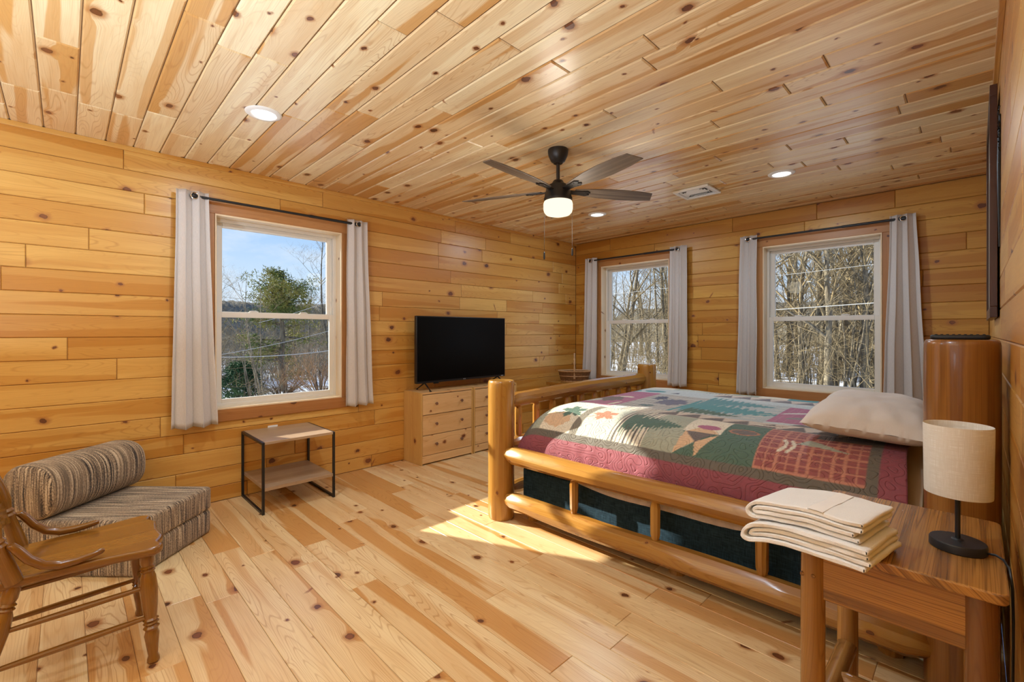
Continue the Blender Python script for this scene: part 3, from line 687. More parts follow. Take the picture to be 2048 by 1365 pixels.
# ------------------------------------------------------------------ wall outlet
r = empty('wall_outlet', (XL, 1.165, 0.442), 0, 'white outlet cover on the pine wall under the window', 'outlet')
mb = MB(); mb.box((0, -0.036, -0.06), (0.006, 0.036, 0.06)); mb.build('cover_plate', M['white'], r, bevel=0.002)
mb = MB()
for dz in (-0.022, 0.022): mb.box((0.006, -0.016, dz-0.014), (0.009, 0.016, dz+0.014))
mb.build('sockets', M['white'], r, bevel=0.002)

# ------------------------------------------------------------------ black framed side table
r = empty('side_table', (XL+0.006, 0.945, 0), 0, 'black metal side table with two wood shelves under the window', 'side table')
D, Wd, H = 0.510, 0.497, 0.490; b = 0.016
for yy in (0, Wd-b):
    mb = MB()
    mb.box((0, yy, 0), (b, yy+b, H-0.002)); mb.box((D-b, yy, 0), (D, yy+b, H-0.002)); mb.box((b, yy, 0), (D-b, yy+b, b)); mb.box((b, yy, H-b-0.002), (D-b, yy+b, H-0.002))
    mb.build('leg_frame', M['black'], r, bevel=0.001)
mb = MB(71); mb.piece().box((0.001, b, H-0.018), (D-0.001, Wd-b, H), 1); mb.build('table_top', M['tabletop'], r, bevel=0.001)
mb = MB(72); mb.piece().box((0.001, b, 0.158), (D-0.001, Wd-b, 0.180), 1); mb.build('lower_shelf', M['tabletop'], r, bevel=0.001)

# ------------------------------------------------------------------ striped foam chair with bolster
A = Vector((-2.93, 0.262, 0)); ang = math.atan2(0.714, -0.70)   # local x along the front (A to B), local y backwards
r = empty('foam_chair', A, ang, 'striped brown tweed fold-out foam chair under the window', 'chair')
SW, SD, SH = 0.545, 0.715, 0.283
def cushion(name, parent, x0, y0, z0, x1, y1, z1, rr=0.022):
    mb = MB(80)
    n = 5
    def ring(inset, z):
        pts = []
        for (cx, cy, a0) in ((x1-rr, y1-rr, 0), (x0+rr, y1-rr, 90), (x0+rr, y0+rr, 180), (x1-rr, y0+rr, 270)):
            for k in range(n+1):
                a = rad(a0+90*k/n); q = rr-inset; pts.append((cx+math.cos(a)*max(q, 0.0005), cy+math.sin(a)*max(q, 0.0005), z))
        return pts
    prof = []
    for k in range(5): a = PI/2*k/4; prof.append((rr*(1-math.sin(a)), z0+rr*(1-math.cos(a))))
    for k in range(5): a = PI/2*k/4; prof.append((rr*(1-math.cos(a)), z1-rr*(1-math.sin(a))))
    rings = [ring(i, z) for i, z in prof]; m = len(rings[0])
    for i in range(len(rings)-1):
        for k in range(m):
            k2 = (k+1) % m; P = (rings[i][k], rings[i][k2], rings[i+1][k2], rings[i+1][k])
            dx, dy = abs(P[1][0]-P[0][0]), abs(P[1][1]-P[0][1]); cxm = (P[0][0]+P[1][0])/2; cym = (P[0][1]+P[1][1])/2
            horiz = min(abs(cym-y0), abs(cym-y1)) < min(abs(cxm-x0), abs(cxm-x1))
            mb.poly(P, [((p[0] if horiz else p[1]+3.0), p[2]) for p in P])
    mb.poly(rings[-1], [(p[0], p[1]) for p in rings[-1]]); mb.poly(rings[0][::-1], [(p[0], p[1]) for p in rings[0][::-1]])
    # weld
    o = mb.build(name, M['tweed'], parent, angle=60)
    bm = bmesh.new(); bm.from_mesh(o.data); bmesh.ops.remove_doubles(bm, verts=bm.verts, dist=0.00005); bm.to_mesh(o.data); bm.free()
    return o
cushion('seat_cushion', r, 0, 0, 0.143, SW, SD, SH)
cushion('base_cushion', r, 0.002, 0.002, 0.0, SW-0.003, SD-0.002, 0.145)
mb = MB(81)
RB = 0.143; BL = 0.60
sec = []
for k in range(41):
    a = 2*PI*k/40 - PI/2
    cxx, szz = math.cos(a), math.sin(a)
    e_ = 2.6
    sec.append((RB*1.0*math.copysign(abs(cxx)**(2/e_), cxx), RB*math.copysign(abs(szz)**(2/e_), szz)))
def bol(u, v):
    k = v*40; i = int(min(k, 39)); f = k-i
    y = sec[i][0]*(1-f)+sec[i+1][0]*f; z = sec[i][1]*(1-f)+sec[i+1][1]*f
    a = u*BL; e0 = 0.045; s = 1.0
    d = min(a, BL-a)
    if d < e0: s = math.sqrt(max(0.0, 1-(1-d/e0)**2))*0.30+0.70
    if d < 1e-6: s = 0.0
    return (a-0.015, 0.572+y*s, SH+RB-0.006+z*s - 0.0)
mb.grid(bol, 60, 40, (BL, 0.9))
for fi, f in enumerate(mb.f):
    xs_ = [mb.v[i][0] for i in f]
    if min(xs_) > BL-0.015-0.022 or max(xs_) < -0.015+0.022:
        for k, i in enumerate(f): mb.uv[fi*4+k] = (mb.v[i][1]+7.0, mb.v[i][2])
mb.build('bolster', M['tweed'], r, angle=70)

# ------------------------------------------------------------------ oak pressed back chair
CX0, CY0 = -2.355, 0.055
r = empty('oak_chair', (CX0, CY0, 0), 0, 'oak pressed-back chair with turned legs in front of the foam chair', 'chair')
hw = 0.188
outl = []
for k in range(9): outl.append((-0.150-0.012*math.sin(k/8*PI), -0.20+k*0.0))if False else None
right = [(0.165, -0.235), (0.172, -0.10), (0.180, 0.02), (0.196, 0.10), (0.210, 0.155), (0.212, 0.185), (0.198, 0.207), (0.176, 0.213), (0.158, 0.205), (0.140, 0.203), (0.118, 0.214), (0.09, 0.223), (0.045, 0.219), (0.0, 0.215)]
seat = [p for p in right] + [(-x, y) for x, y in reversed(right[:-1])]
mb = MB(90); mb.piece((0.3, 0.4, 0.5)); mb.prism(seat[::1], 0.398, 0.430, grain=1); mb.build('seat', M['oak'], r, bevel=0.010, bseg=3)
def turned(mb, p0, p1, prof, seg=16):
    """prof (t, radius) along p0 -> p1"""
    p0, p1 = Vector(p0), Vector(p1); mb.piece(); mb.tube([p0.lerp(p1, t) for t, _ in prof], [q for _, q in prof], seg)
legp = [(0, .019), (.03, .021), (.10, .022), (.13, .018), (.145, .0245), (.16, .018), (.175, .024), (.19, .019), (.23, .024), (.34, .028), (.50, .024), (.60, .019), (.615, .0245), (.63, .018), (.645, .025), (.665, .018), (.685, .0255), (.71, .019), (.75, .023), (.84, .019), (.93, .015), (.96, .019), (.985, .020), (1.0, .016)]
for sx in (-1, 1):
    mb = MB(91+sx); turned(mb, (sx*0.160, 0.165, 0.405), (sx*0.200, 0.182, 0.0), legp); mb.build('leg', M['oak'], r)
for sx in (-1, 1):
    mb = MB(95+sx); turned(mb, (sx*0.148, -0.175, 0.405), (sx*0.185, -0.275, 0.0), legp); mb.build('leg', M['oak'], r)
def legat(front, sx, z):
    t = (0.405-z)/0.405
    a, b = ((sx*0.160, 0.165), (sx*0.200, 0.182)) if front else ((sx*0.148, -0.175), (sx*0.185, -0.275))
    return Vector((a[0]+(b[0]-a[0])*t, a[1]+(b[1]-a[1])*t, z))
strp = [(0, .007), (.2, .0095), (.5, .0115), (.8, .0095), (1, .007)]
for sx in (-1, 1):
    for z0, z1 in ((0.265, 0.275), (0.155, 0.165)):
        mb = MB(100); turned(mb, legat(False, sx, z0), legat(True, sx, z1), strp, 10); mb.build('stretcher', M['oak'], r)
mb = MB(101); a, b_ = legat(True, -1, 0.20), legat(True, 1, 0.20)
turned(mb, a, b_, [(0, .008), (.15, .011), (.2, .016), (.22, .010), (.3, .014), (.5, .019), (.7, .014), (.78, .010), (.8, .016), (.85, .011), (1, .008)], 12); mb.build('stretcher', M['oak'], r)
mb = MB(102); turned(mb, legat(False, -1, 0.2), legat(False, 1, 0.2), strp, 10); mb.build('stretcher', M['oak'], r)
postp = [(0, .0235), (.03, .0245), (.10, .0225), (.185, .0195), (.20, .024), (.212, .0195), (.225, .0245), (.24, .019), (.29, .0265), (.36, .027), (.45, .020), (.50, .016), (.52, .022), (.54, .016), (.60, .021), (.75, .018), (.86, .015), (.88, .020), (.90, .014), (.95, .019), (.98, .015), (1, .004)]
for sx in (-1, 1):
    mb = MB(103); turned(mb, (sx*0.165, -0.174, 0.42), (sx*0.205, -0.344, 1.06), postp); mb.build('back_post', M['oak'], r)
# bent hip arms
for sx in (-1, 1):
    mb = MB(104); mb.piece()
    path = [(sx*0.182, -0.187, 0.545), (sx*0.186, -0.177, 0.545), (sx*0.188, -0.164, 0.528), (sx*0.188, -0.140, 0.490), (sx*0.184, -0.107, 0.458), (sx*0.180, -0.067, 0.444), (sx*0.177, -0.027, 0.443), (sx*0.173, 0.013, 0.448), (sx*0.170, 0.038, 0.453), (sx*0.169, 0.046, 0.453)]
    mb.tube(path, [.006, .0115, .0135, .014, .014, .0145, .0135, .0115, .0105, .006], 14); mb.build('hip_arm', M['oak'], r)
def back_y(z): return -0.174 - (z-0.42)/(1.06-0.42)*0.17
# carved lower rail, crest rail, spindles
def curved_panel(name, za, zb, half, bow, wav, seed):
    mb = MB(seed); mb.piece()
    th = 0.009; N = 40
    def f(side):
        def g(u, v):
            x = -half+2*half*u; zt = zb+wav*math.cos(4*PI*u)*0.5 + (0.012*(1-(2*u-1)**2)); zb_ = za-wav*math.cos(4*PI*u)*0.4
            z = zb_+(zt-zb_)*v; y = back_y(z)-bow*(1-(2*u-1)**2)
            rel = 0.0
            if side > 0 and 0.08 < v < 0.92 and 0.06 < u < 0.94:
                rel = 0.0028*math.sin(u*34+6*math.sin(v*5))*math.sin(v*9+2)
            return (x, y+side*th+rel, z)
        return g
    mb.grid(f(1), N, 12, (2*half, zb-za)); mb.grid(lambda u, v: f(-1)(1-u, v), N, 12, (2*half, zb-za))
    for vv in (0.0, 1.0):
        mb.grid(lambda u, v: Vector(f(1)(u, vv)).lerp(Vector(f(-1)(u, vv)), v if vv else 1-v), N, 1, (2*half, 0.02))
    mb.build(name, M['oak'], r, angle=60)
curved_panel('carved_rail', 0.530, 0.600, 0.168, 0.022, 0.012, 105)
curved_panel('crest_rail', 0.880, 1.030, 0.195, 0.03, 0.03, 106)
for k in range(5):
    x = -0.11+k*0.055; bo = 0.022*(1-(x/0.168)**2)
    mb = MB(107+k); turned(mb, (x, back_y(0.60)-bo, 0.600), (x*1.05, back_y(0.89)-bo*1.2, 0.893), [(0, .006), (.2, .008), (.3, .012), (.35, .008), (.5, .011), (.65, .008), (.7, .012), (.8, .008), (1, .006)], 10); mb.build('spindle', M['oak'], r)

# ------------------------------------------------------------------ log bed
BO = (-2.222, 2.083, 0); BR = rad(2.2); BLn, BWd = 2.19, 2.07
bed = empty('log_bed', BO, BR, 'large peeled log bed frame with round posts and double side rails', 'bed')
def post(x, y, h, rr, mat, seed):
    mb = MB(seed); mb.piece((0.31*seed % 1, 0.77*seed % 1, 0.5))
    zs = [0, 0.012, 0.05] + [0.05+(h-0.10)*k/12 for k in range(1, 13)] + [h-0.018, h-0.005, h]
    rs = [rr*0.93, rr*0.985, rr] + [rr]*12 + [rr*0.995, rr*0.965, rr*0.92]
    mb.tube([(x, y, z) for z in zs], rs, 26, jit=0.018, up=(1, 0, 0)); return mb.build('post', mat, bed, angle=50)
post(0, 0, 0.912, 0.0885, M['log'], 3); post(0, BWd, 0.915, 0.0885, M['log'], 4)
post(BLn, 0, 1.208, 0.0945, M['loghead'], 5); post(BLn, BWd, 1.208, 0.0945, M['loghead'], 6)
def log(name, p0, p1, r0, r1=None, seed=1, seg=11, taper=0.085, mat=None, sag=0.0, jit=0.05):
    r1 = r1 or r0; p0, p1 = Vector(p0), Vector(p1); L = (p1-p0).length; n = max(6, int(L/0.12))
    ts = [0, min(0.25, taper*0.18/L), min(0.4, taper/L)] + [min(0.4, taper/L) + (1-2*min(0.4, taper/L))*k/n for k in range(1, n)] + [1-min(0.4, taper/L), 1-min(0.25, taper*0.18/L), 1]
    R = random.Random(seed); mb = MB(seed); mb.piece()
    pts = []; rs = []
    for i, t in enumerate(ts):
        r_ = r0+(r1-r0)*t
        if i in (0, len(ts)-1): r_ *= 0.50
        elif i in (1, len(ts)-2): r_ *= 0.62
        p = p0.lerp(p1, t); w = 0.012*math.sin(t*PI) if L > 1 else 0
        p += Vector((0, 0, -sag*math.sin(PI*t))) + Vector((0, w*mnoise.noise(Vector((t*2+seed, 0, 0))), w*mnoise.noise(Vector((t*2, seed, 3)))))
        pts.append(p); rs.append(r_)
    mb.tube(pts, rs, seg, jit=jit, up=(0, 0.2, 1) if abs((p1-p0).normalized().z) < .9 else None); return mb.build(name, mat or M['log'], bed, angle=28)
for yy, s in ((-0.018, 1), (BWd+0.018, -1)):
    log('side_rail', (0.052, yy, 0.437), (BLn-0.05, yy, 0.432), 0.057, 0.052, seed=12+s)
    log('side_rail', (0.052, yy, 0.142), (BLn-0.055, yy, 0.138), 0.056, 0.060, seed=14+s)
    for k, x in enumerate((0.605, 1.10, 1.585)):
        log('rail_spacer', (x, yy, 0.178), (x, yy, 0.402), 0.0245, 0.027, seed=20+k+s, taper=0.045, seg=9)
# foot end
log('foot_rail', (-0.004, 0.062, 0.765), (-0.004, BWd-0.06, 0.775), 0.052, 0.058, seed=31, sag=-0.012)
log('foot_rail', (0.0, 0.06, 0.47), (0.0, BWd-0.06, 0.47), 0.048, 0.050, seed=32)
log('foot_rail', (0.0, 0.06, 0.165), (0.0, BWd-0.06, 0.165), 0.045, 0.048, seed=33)
for k in range(10):
    y = 0.17+k*(BWd-0.34)/9; log('foot_spindle', (0.0, y, 0.485), (0.0, y, 0.745), 0.025, 0.026, seed=40+k, taper=0.05, seg=8)
# head end
log('head_rail', (BLn, 0.06, 1.08), (BLn, BWd-0.06, 1.08), 0.050, 0.050, seed=51, mat=M['loghead']); log('head_rail', (BLn, 0.06, 0.50), (BLn, BWd-0.06, 0.50), 0.050, 0.050, seed=52, mat=M['loghead'])
for k in range(10):
    y = 0.17+k*(BWd-0.34)/9; log('head_spindle', (BLn, y, 0.52), (BLn, y, 1.06), 0.024, 0.026, seed=60+k, taper=0.05, seg=8, mat=M['loghead'])
for x in (0.19, 1.155, 2.0):
    for y in (0.12, BWd/2, BWd-0.12):
        mb = MB(int(x*100)); mb.piece(); mb.tube([(x, y, 0), (x, y, 0.072)], 0.045, 10, jit=0.03, up=(1, 0, 0)); mb.build('slat_foot', M['log'], bed, angle=30)
    mb = MB(7); mb.piece(); mb.box((x-0.045, 0.07, 0.072), (x+0.045, BWd-0.07, 0.098), 1); mb.build('slat', M['log'], bed, bevel=0.003)
# knots of screws / plugs on posts
r = empty('box_spring', BO, BR, 'dark navy cloth box spring inside the log bed frame', 'box spring')
mb = MB(); mb.box((0.105, 0.098, 0.099), (2.085, BWd-0.098, 0.328)); mb.build('cover', M['navy'], r, bevel=0.012, bseg=3)
mt = empty('mattress', BO, BR, 'thick beige sheeted mattress under the patchwork quilt', 'mattress')
mb = MB()
def shf(u, v):
    a = 2*PI*u; cx_, sz_ = math.cos(a), math.sin(a)
    ex = 2.35 if sz_ > 0 else 12.0
    y = BWd/2 + (BWd/2-0.10)*math.copysign(abs(cx_)**(2/2.6), cx_); zz = 0.445+(0.262 if sz_ > 0 else 0.114)*math.copysign(abs(sz_)**(2/(2.6 if sz_ > 0 else 8)), sz_)
    t_ = v; x = 0.135+1.955*t_; e0 = 0.20 if t_ < 0.5 else 0.03; d = min(t_, 1-t_)*1.955; k = 1.0
    if t_ < 0.5 and d < 0.19: k = (1-(1-d/0.19)**2.4)**(1/2.4)
    if t_ >= 0.5 and d < e0: k = 1-0.05*(1-d/e0)**2
    if zz > 0.445: zz = 0.445+(zz-0.445)*k
    return (x, y, zz)
mb.grid(shf, 120, 60, (1, 1))
for vv, rv in ((0, True), (1, False)):
    pts = [shf(k/120, vv) for k in range(120)]
    if rv: pts.reverse()
    mb.poly(pts, [(0, 0)]*120)
mb.build('fitted_sheet', M['sheet'], mt, angle=60)
def padf(u, v):
    x = 0.24+u*1.83; dip = 0.018*math.sin(u*2.2*PI*1.35+0.6)+0.010*math.sin(u*17)+0.0035*math.sin(u*170)
    edge = min(1.0, u/0.06, 1.0)
    zlow = 0.335 - 0.018 + dip*0.8 + (1-edge)*0.05
    z = 0.44+(zlow-0.44)*v; return (x, 0.083-0.006*math.sin(u*170)*v - 0.004*v, z)
mb = MB(); mb.grid(padf, 340, 6, (1.8, 0.1)); mb.build('pad_edge', M['pad'], mt)

# ---- quilt
def profile(lo, semi, zdrop, expo, total_end=None, far=None):
    """returns arrays (pos, q, arc): q 0..1 height factor, negative in the hanging part"""
    pos, q = [], []
    for k in range(13): pos.append(lo+0.004*math.sin(k/12*PI)); q.append(-zdrop*(1-k/12))
    N = 60
    for k in range(1, N+1):
        a = PI/2*k/N
        cx_ = math.cos(a)**(2/expo); sz = math.sin(a)**(2/expo)
        pos.append(lo+semi*(1-cx_)); q.append(sz)
    pos[-1] = lo+semi; q[-1] = 1.0
    return pos, q
ZH, ZA = 0.44, 0.302
yp, yq = profile(0.054, 0.40, 0.14, 2.5)
xp, xq = profile(0.098, 0.19, 0.14, 2.6)
yfar = [BWd-p for p in reversed(yp)]; yfq = list(reversed(yq))
yp2 = np.array(yp+yfar); yq2 = np.array(yq+yfq)
xp2 = np.array(xp+[2.045]); xq2 = np.array(xq+[1.0])
def resample(p, q, step):
    d = np.sqrt(np.diff(p)**2+(np.diff(q)*ZA)**2); s_ = np.concatenate([[0], np.cumsum(d)]); n = int(s_[-1]/step); t_ = np.linspace(0, s_[-1], n+1)
    return np.interp(t_, s_, p), np.interp(t_, s_, q), t_
STEP = 0.0066
yy_, yqq, ys = resample(yp2, yq2, STEP); xx_, xqq, xs = resample(xp2, xq2, STEP)
XX, YY = np.meshgrid(xx_, yy_); QX, QY = np.meshgrid(xqq, yqq); AS, SS = np.meshgrid(xs, ys)
F_ = np.where((QX >= 0) & (QY >= 0), QX*QY, np.minimum(QX, QY))
F_ = np.where((QX >= 0) & (QY < 0), QY, F_); F_ = np.where((QX < 0) & (QY >= 0), QX, F_)
ZZ = ZH+ZA*F_
rs = np.random.RandomState(5)
def lown(fx, fy, n=6, seed=0):
    q = np.random.RandomState(seed); o = np.zeros_like(XX)
    for _ in range(n):
        o += np.sin(AS*fx*q.uniform(.5, 1.6)+SS*fy*q.uniform(-1.2, 1.2)+q.uniform(0, 6))
    return o/n
wrk = 0.006*lown(9, 9, 7, 1)+0.0025*lown(34, 30, 9, 2)
side = 1-np.clip(F_, 0, 1)
NYs = np.where(YY < BWd/2, -1, 1)*np.clip(side, 0, 1)
ZZ = ZZ + wrk*np.clip(F_, 0.15, 1) - 0.010*np.exp(-((YY-0.9)**2)/0.4)*np.clip(QX, 0, 1)
ridge = 0.004*lown(60, 5, 6, 3)
YY = YY + NYs*(0.010+ridge+0.5*wrk); XX = XX - np.clip(1-QX, 0, 1)*(0.006+0.003*np.sin(SS*40))
XX = XX + np.where(AS > xs[-1]-0.02, 0.006*np.sin(SS*9), 0)
nrow, ncol = XX.shape
verts = np.stack([XX, YY, ZZ], -1).reshape(-1, 3)
# pattern (b across from the near olive strip, X along the bed)
S0 = 0.185; B = SS-S0; X = np.interp(AS, xs, xx_)
Bmax = ys[-1]-2*S0
colr = np.zeros((nrow, ncol, 3)); 
def setc(mask, c): colr[mask] = c
BURG = (0.235, 0.012, 0.040); OLV = (0.085, 0.070, 0.048); CREAM = (0.74, 0.66, 0.52); TAN = (0.66, 0.42, 0.24); SAGE = (0.34, 0.36, 0.27)
GRN = (0.022, 0.10, 0.062); TEAL = (0.03, 0.24, 0.26); DKB = (0.095, 0.070, 0.065); PLA = (0.26, 0.030, 0.032); PLL = (0.50, 0.18, 0.11); PUR = (0.38, 0.08, 0.19); PAL = (0.52, 0.56, 0.55); NAVY = (0.03, 0.045, 0.10); RUST = (0.42, 0.14, 0.06)
setc(np.ones_like(X, bool), BURG)
Xa, Xb = 0.135, 1.965
fieldm = (X > Xa) & (X < Xb) & (B > 0) & (B < Bmax); setc(fieldm, OLV)
inn = (X > Xa+0.045) & (X < Xb-0.045) & (B > 0.045) & (B < Bmax-0.045)
setc(inn, PAL)
def rect(x0, b0, x1, b1, c):
    m = inn & (X >= x0) & (X < x1) & (B >= b0) & (B < b1); setc(m, c); return m
def tri(p, q, r_, c):
    def sgn(a, b): return (X-b[0])*(a[1]-b[1])-(a[0]-b[0])*(B-b[1])
    d1, d2, d3 = sgn(p, q), sgn(q, r_), sgn(r_, p); m = inn & (((d1 >= 0) & (d2 >= 0) & (d3 >= 0)) | ((d1 <= 0) & (d2 <= 0) & (d3 <= 0))); setc(m, c)
def ell(cx, cb, rx, rb, c, rot=0, jag=0.0):
    dx, db = X-cx, B-cb; ca, sa = math.cos(rot), math.sin(rot); u = (dx*ca+db*sa)/rx; v = (-dx*sa+db*ca)/rb
    an = np.arctan2(v, u); rr = np.sqrt(u*u+v*v)*(1+jag*np.abs(np.sin(an*2.5))+0.5*jag*np.sin(an*11)); setc(inn & (rr < 1), c)
def stripes(x0, b0, x1, b1, c1, c2, w=0.022, duty=0.4, along=True):
    m = rect(x0, b0, x1, b1, c1); k = (X if along else B); setc(m & (((k-x0) % w)/w < duty), c2)
def tree(xb, xt, bc, hwid, c, n=16):
    t_ = (X-xb)/(xt-xb); j = 1+0.35*np.sin(t_*n*2*PI)+0.18*np.sin(t_*n*5.1*PI+1); w = hwid*np.clip(1-t_, 0, 1)**0.8*j
    setc(inn & (t_ > 0) & (t_ < 1) & (np.abs(B-bc) < w), c)
def mapleleaf(cx, cb, s_, c):
    dx, db = X-cx, B-cb; an = np.arctan2(db, dx)-0.6; lobe = np.abs(np.cos(an*2.5))**0.9
    lim = s_*(0.42+0.62*lobe+0.10*np.sin(an*15)*lobe); setc(inn & (np.sqrt(dx*dx+db*db) < lim), c)
    ell(cx-s_*0.85, cb-s_*0.55, s_*0.5, s_*0.05, c, rot=0.58)
def geese(x0, x1, b0, b1, n, bg, c):
    rect(x0, b0, x1, b1, bg); w = (x1-x0)/n
    for k in range(n): tri((x0+k*w, b0+0.01), (x0+(k+1)*w, b0+0.01), (x0+(k+0.75)*w, b1-0.012), c)
def row(b, d):
    """near row when d=1 (b counted inwards), mirrored far row when d=-1"""
    f = lambda q: b+d*q
    def rc(x0, q0, x1, q1, c): rect(x0, min(f(q0), f(q1)), x1, max(f(q0), f(q1)), c)
    rc(0.18, 0.0, 0.48, 0.40, CREAM); rc(0.18, 0.0, 0.25, 0.40, SAGE)
    ell(0.34, f(0.10), 0.10, 0.075, TAN, jag=0.1); mapleleaf(0.40, f(0.21), 0.085, GRN if d > 0 else TEAL)
    rc(0.48, 0.0, 0.535, 0.40, SAGE if d < 0 else (0.16, 0.14, 0.10)); rc(0.535, 0.0, 0.75, 0.40, (0.50, 0.52, 0.43)); mapleleaf(0.63, f(0.22), 0.075, RUST)
    stripes(0.75, min(f(0), f(0.40)), 0.955, max(f(0), f(0.40)), CREAM, (0.06, 0.05, 0.045), 0.024, 0.36); rc(0.955, 0.0, 1.135, 0.40, SAGE)
    tree(0.79, 1.12, f(0.20), 0.115, GRN)
    rc(1.135, 0, 1.325, 0.17, GRN); tri((1.135, f(0.0)), (1.225, f(0.085)), (1.135, f(0.17)), SAGE); tri((1.15, f(0.17)), (1.225, f(0.085)), (1.30, f(0.17)), DKB)
    tri((1.225, f(0.085)), (1.245, f(0.0)), (1.325, f(0.17)), TAN); tri((1.135, f(0.0)), (1.225, f(0.09)), (1.15, f(0.17)), TAN)
    rc(1.135, 0.17, 1.325, 0.40, CREAM); tri((1.16, f(0.17)), (1.32, f(0.17)), (1.24, f(0.26)), TAN); ell(1.25, f(0.24), 0.06, 0.03, PUR)
    rc(1.325, 0, 1.51, 0.20, GRN); rc(1.325, 0.20, 1.51, 0.40, TEAL if d < 0 else GRN); ell(1.42, f(0.24), 0.075, 0.038, RUST, jag=0.06); ell(1.42, f(0.24), 0.062, 0.028, DKB)
    m = inn & (X >= 1.51) & (X < 1.92) & (B >= min(f(0), f(0.40))) & (B < max(f(0), f(0.40))); setc(m, PLA)
    setc(m & (((X-1.51) % 0.042 < 0.010) | ((B-b) % 0.042 < 0.010)), PLL)
    for q in (0, 0.03):
        for k in range(9): ell(1.60+q+0.02*math.sin(k*0.35), f(0.12+k*0.012), 0.008, 0.012, CREAM)
    tri((1.66, f(0.20)), (1.86, f(0.17)), (1.70, f(0.26)), SAGE); rc(1.72, 0.30, 1.92, 0.40, DKB)
row(0.045, 1); row(Bmax-0.045, -1)
g0 = 0.445; g1 = 0.60; geese(0.86, 1.92, g0, g1, 8, (0.60, 0.48, 0.38), DKB); geese(0.86, 1.92, Bmax-g1, Bmax-g0, 8, (0.60, 0.50, 0.42), (0.13, 0.12, 0.14))
rect(0.18, 0.445, 0.86, 0.58, PAL); stripes(0.60, 0.445, 0.88, 0.60, CREAM, DKB, 0.022, 0.35)
rect(0.18, 0.52, 0.50, 1.32, PUR); m = inn & (X > 0.18) & (X < 0.50) & (B > 0.52) & (B < 1.32); setc(m & ((B % 0.035) < 0.008), (0.45, 0.22, 0.26))
ell(0.33, 0.82, 0.10, 0.14, (0.14, 0.10, 0.09), jag=0.2); ell(0.38, 0.98, 0.055, 0.035, CREAM); ell(0.30, 0.98, 0.09, 0.010, CREAM, rot=0.3); ell(0.26, 0.70, 0.05, 0.09, (0.50, 0.46, 0.38)); ell(0.46, 0.66, 0.012, 0.10, CREAM)
stripes(0.50, 0.60, 1.02, 1.30, (0.58, 0.54, 0.48), (0.10, 0.09, 0.10), 0.024, 0.34, along=False)
ell(0.66, 0.74, 0.06, 0.05, (0.06, 0.12, 0.12), jag=0.3); ell(0.74, 0.98, 0.11, 0.16, (0.11, 0.11, 0.17), jag=0.25); ell(0.60, 1.10, 0.05, 0.10, NAVY, jag=0.3)
rect(0.98, 0.60, 1.42, 1.30, (0.42, 0.45, 0.44)); tree(0.86, 1.46, 0.90, 0.24, TEAL, 12); tree(0.90, 1.36, 1.18, 0.17, (0.06, 0.24, 0.26), 11); tree(0.94, 1.28, 0.70, 0.11, GRN, 9)
for k in range(6): ell(1.32+0.02*k, 0.70+0.10*k, 0.05, 0.006, CREAM, rot=0.2)
rect(1.42, 0.66, 1.80, 1.26, PUR); m = inn & (X > 1.42) & (X < 1.80) & (B > 0.66) & (B < 1.26); setc(m & ((B % 0.04 < 0.008) | (X % 0.05 < 0.008)), (0.42, 0.16, 0.24))
ell(1.58, 0.86, 0.11, 0.035, (0.22, 0.20, 0.20), rot=0.5); ell(1.66, 1.02, 0.12, 0.03, (0.60, 0.56, 0.54), rot=-0.4); ell(1.52, 1.04, 0.12, 0.022, (0.60, 0.56, 0.54), rot=0.7); ell(1.70, 0.84, 0.05, 0.012, CREAM, rot=-0.2)
rect(1.42, 0.60, 1.92, 0.66, PAL); ell(1.49, 0.52, 0.09, 0.018, CREAM, rot=0.35); ell(1.50, 0.53, 0.06, 0.010, (0.35, 0.22, 0.16), rot=0.35); tri((1.55, 0.60), (1.68, 0.60), (1.60, 0.66), DKB); tri((1.70, 0.56), (1.82, 0.56), (1.76, 0.63), TEAL)
ell(0.40, 1.42, 0.09, 0.05, TEAL); ell(0.25, 1.38, 0.04, 0.07, TEAL, jag=0.2); tri((0.55, 1.36), (0.62, 1.36), (0.6, 1.44), NAVY)
colr = np.clip(colr*(1+0.06*rs.randn(nrow, ncol, 1)), 0, 1)
idx = np.arange(nrow*ncol).reshape(nrow, ncol)
quads = np.stack([idx[:-1, :-1], idx[:-1, 1:], idx[1:, 1:], idx[1:, :-1]], -1).reshape(-1, 4)
me = bpy.data.meshes.new('quilt'); me.vertices.add(nrow*ncol); me.vertices.foreach_set('co', verts.ravel().astype(np.float32))
me.loops.add(quads.size); me.loops.foreach_set('vertex_index', quads.ravel().astype(np.int32))
me.polygons.add(len(quads)); me.polygons.foreach_set('loop_start', np.arange(0, quads.size, 4, dtype=np.int32))
try: me.polygons.foreach_set('loop_total', np.full(len(quads), 4, dtype=np.int32))
except Exception: pass
me.polygons.foreach_set('use_smooth', np.ones(len(quads), dtype=bool)); me.update(calc_edges=True)
ca = me.color_attributes.new('quilt_col', 'FLOAT_COLOR', 'POINT'); ca.data.foreach_set('color', np.concatenate([colr, np.ones((nrow, ncol, 1))], -1).ravel().astype(np.float32))
ul = me.uv_layers.new(name='UVMap'); uvs = np.stack([AS, SS], -1).reshape(-1, 2)[quads.ravel()]; ul.data.foreach_set('uv', uvs.ravel().astype(np.float32))
me.materials.append(M['quilt']); me.validate()
q = bpy.data.objects.new('patchwork_quilt', me); COL.objects.link(q); q.location = BO; q.rotation_euler = (0, 0, BR)
tag(q, 'burgundy bordered patchwork quilt with pine tree and leaf panels on the log bed', 'quilt')
s_ = q.modifiers.new('thick', 'SOLIDIFY'); s_.thickness = 0.011; s_.offset = -1

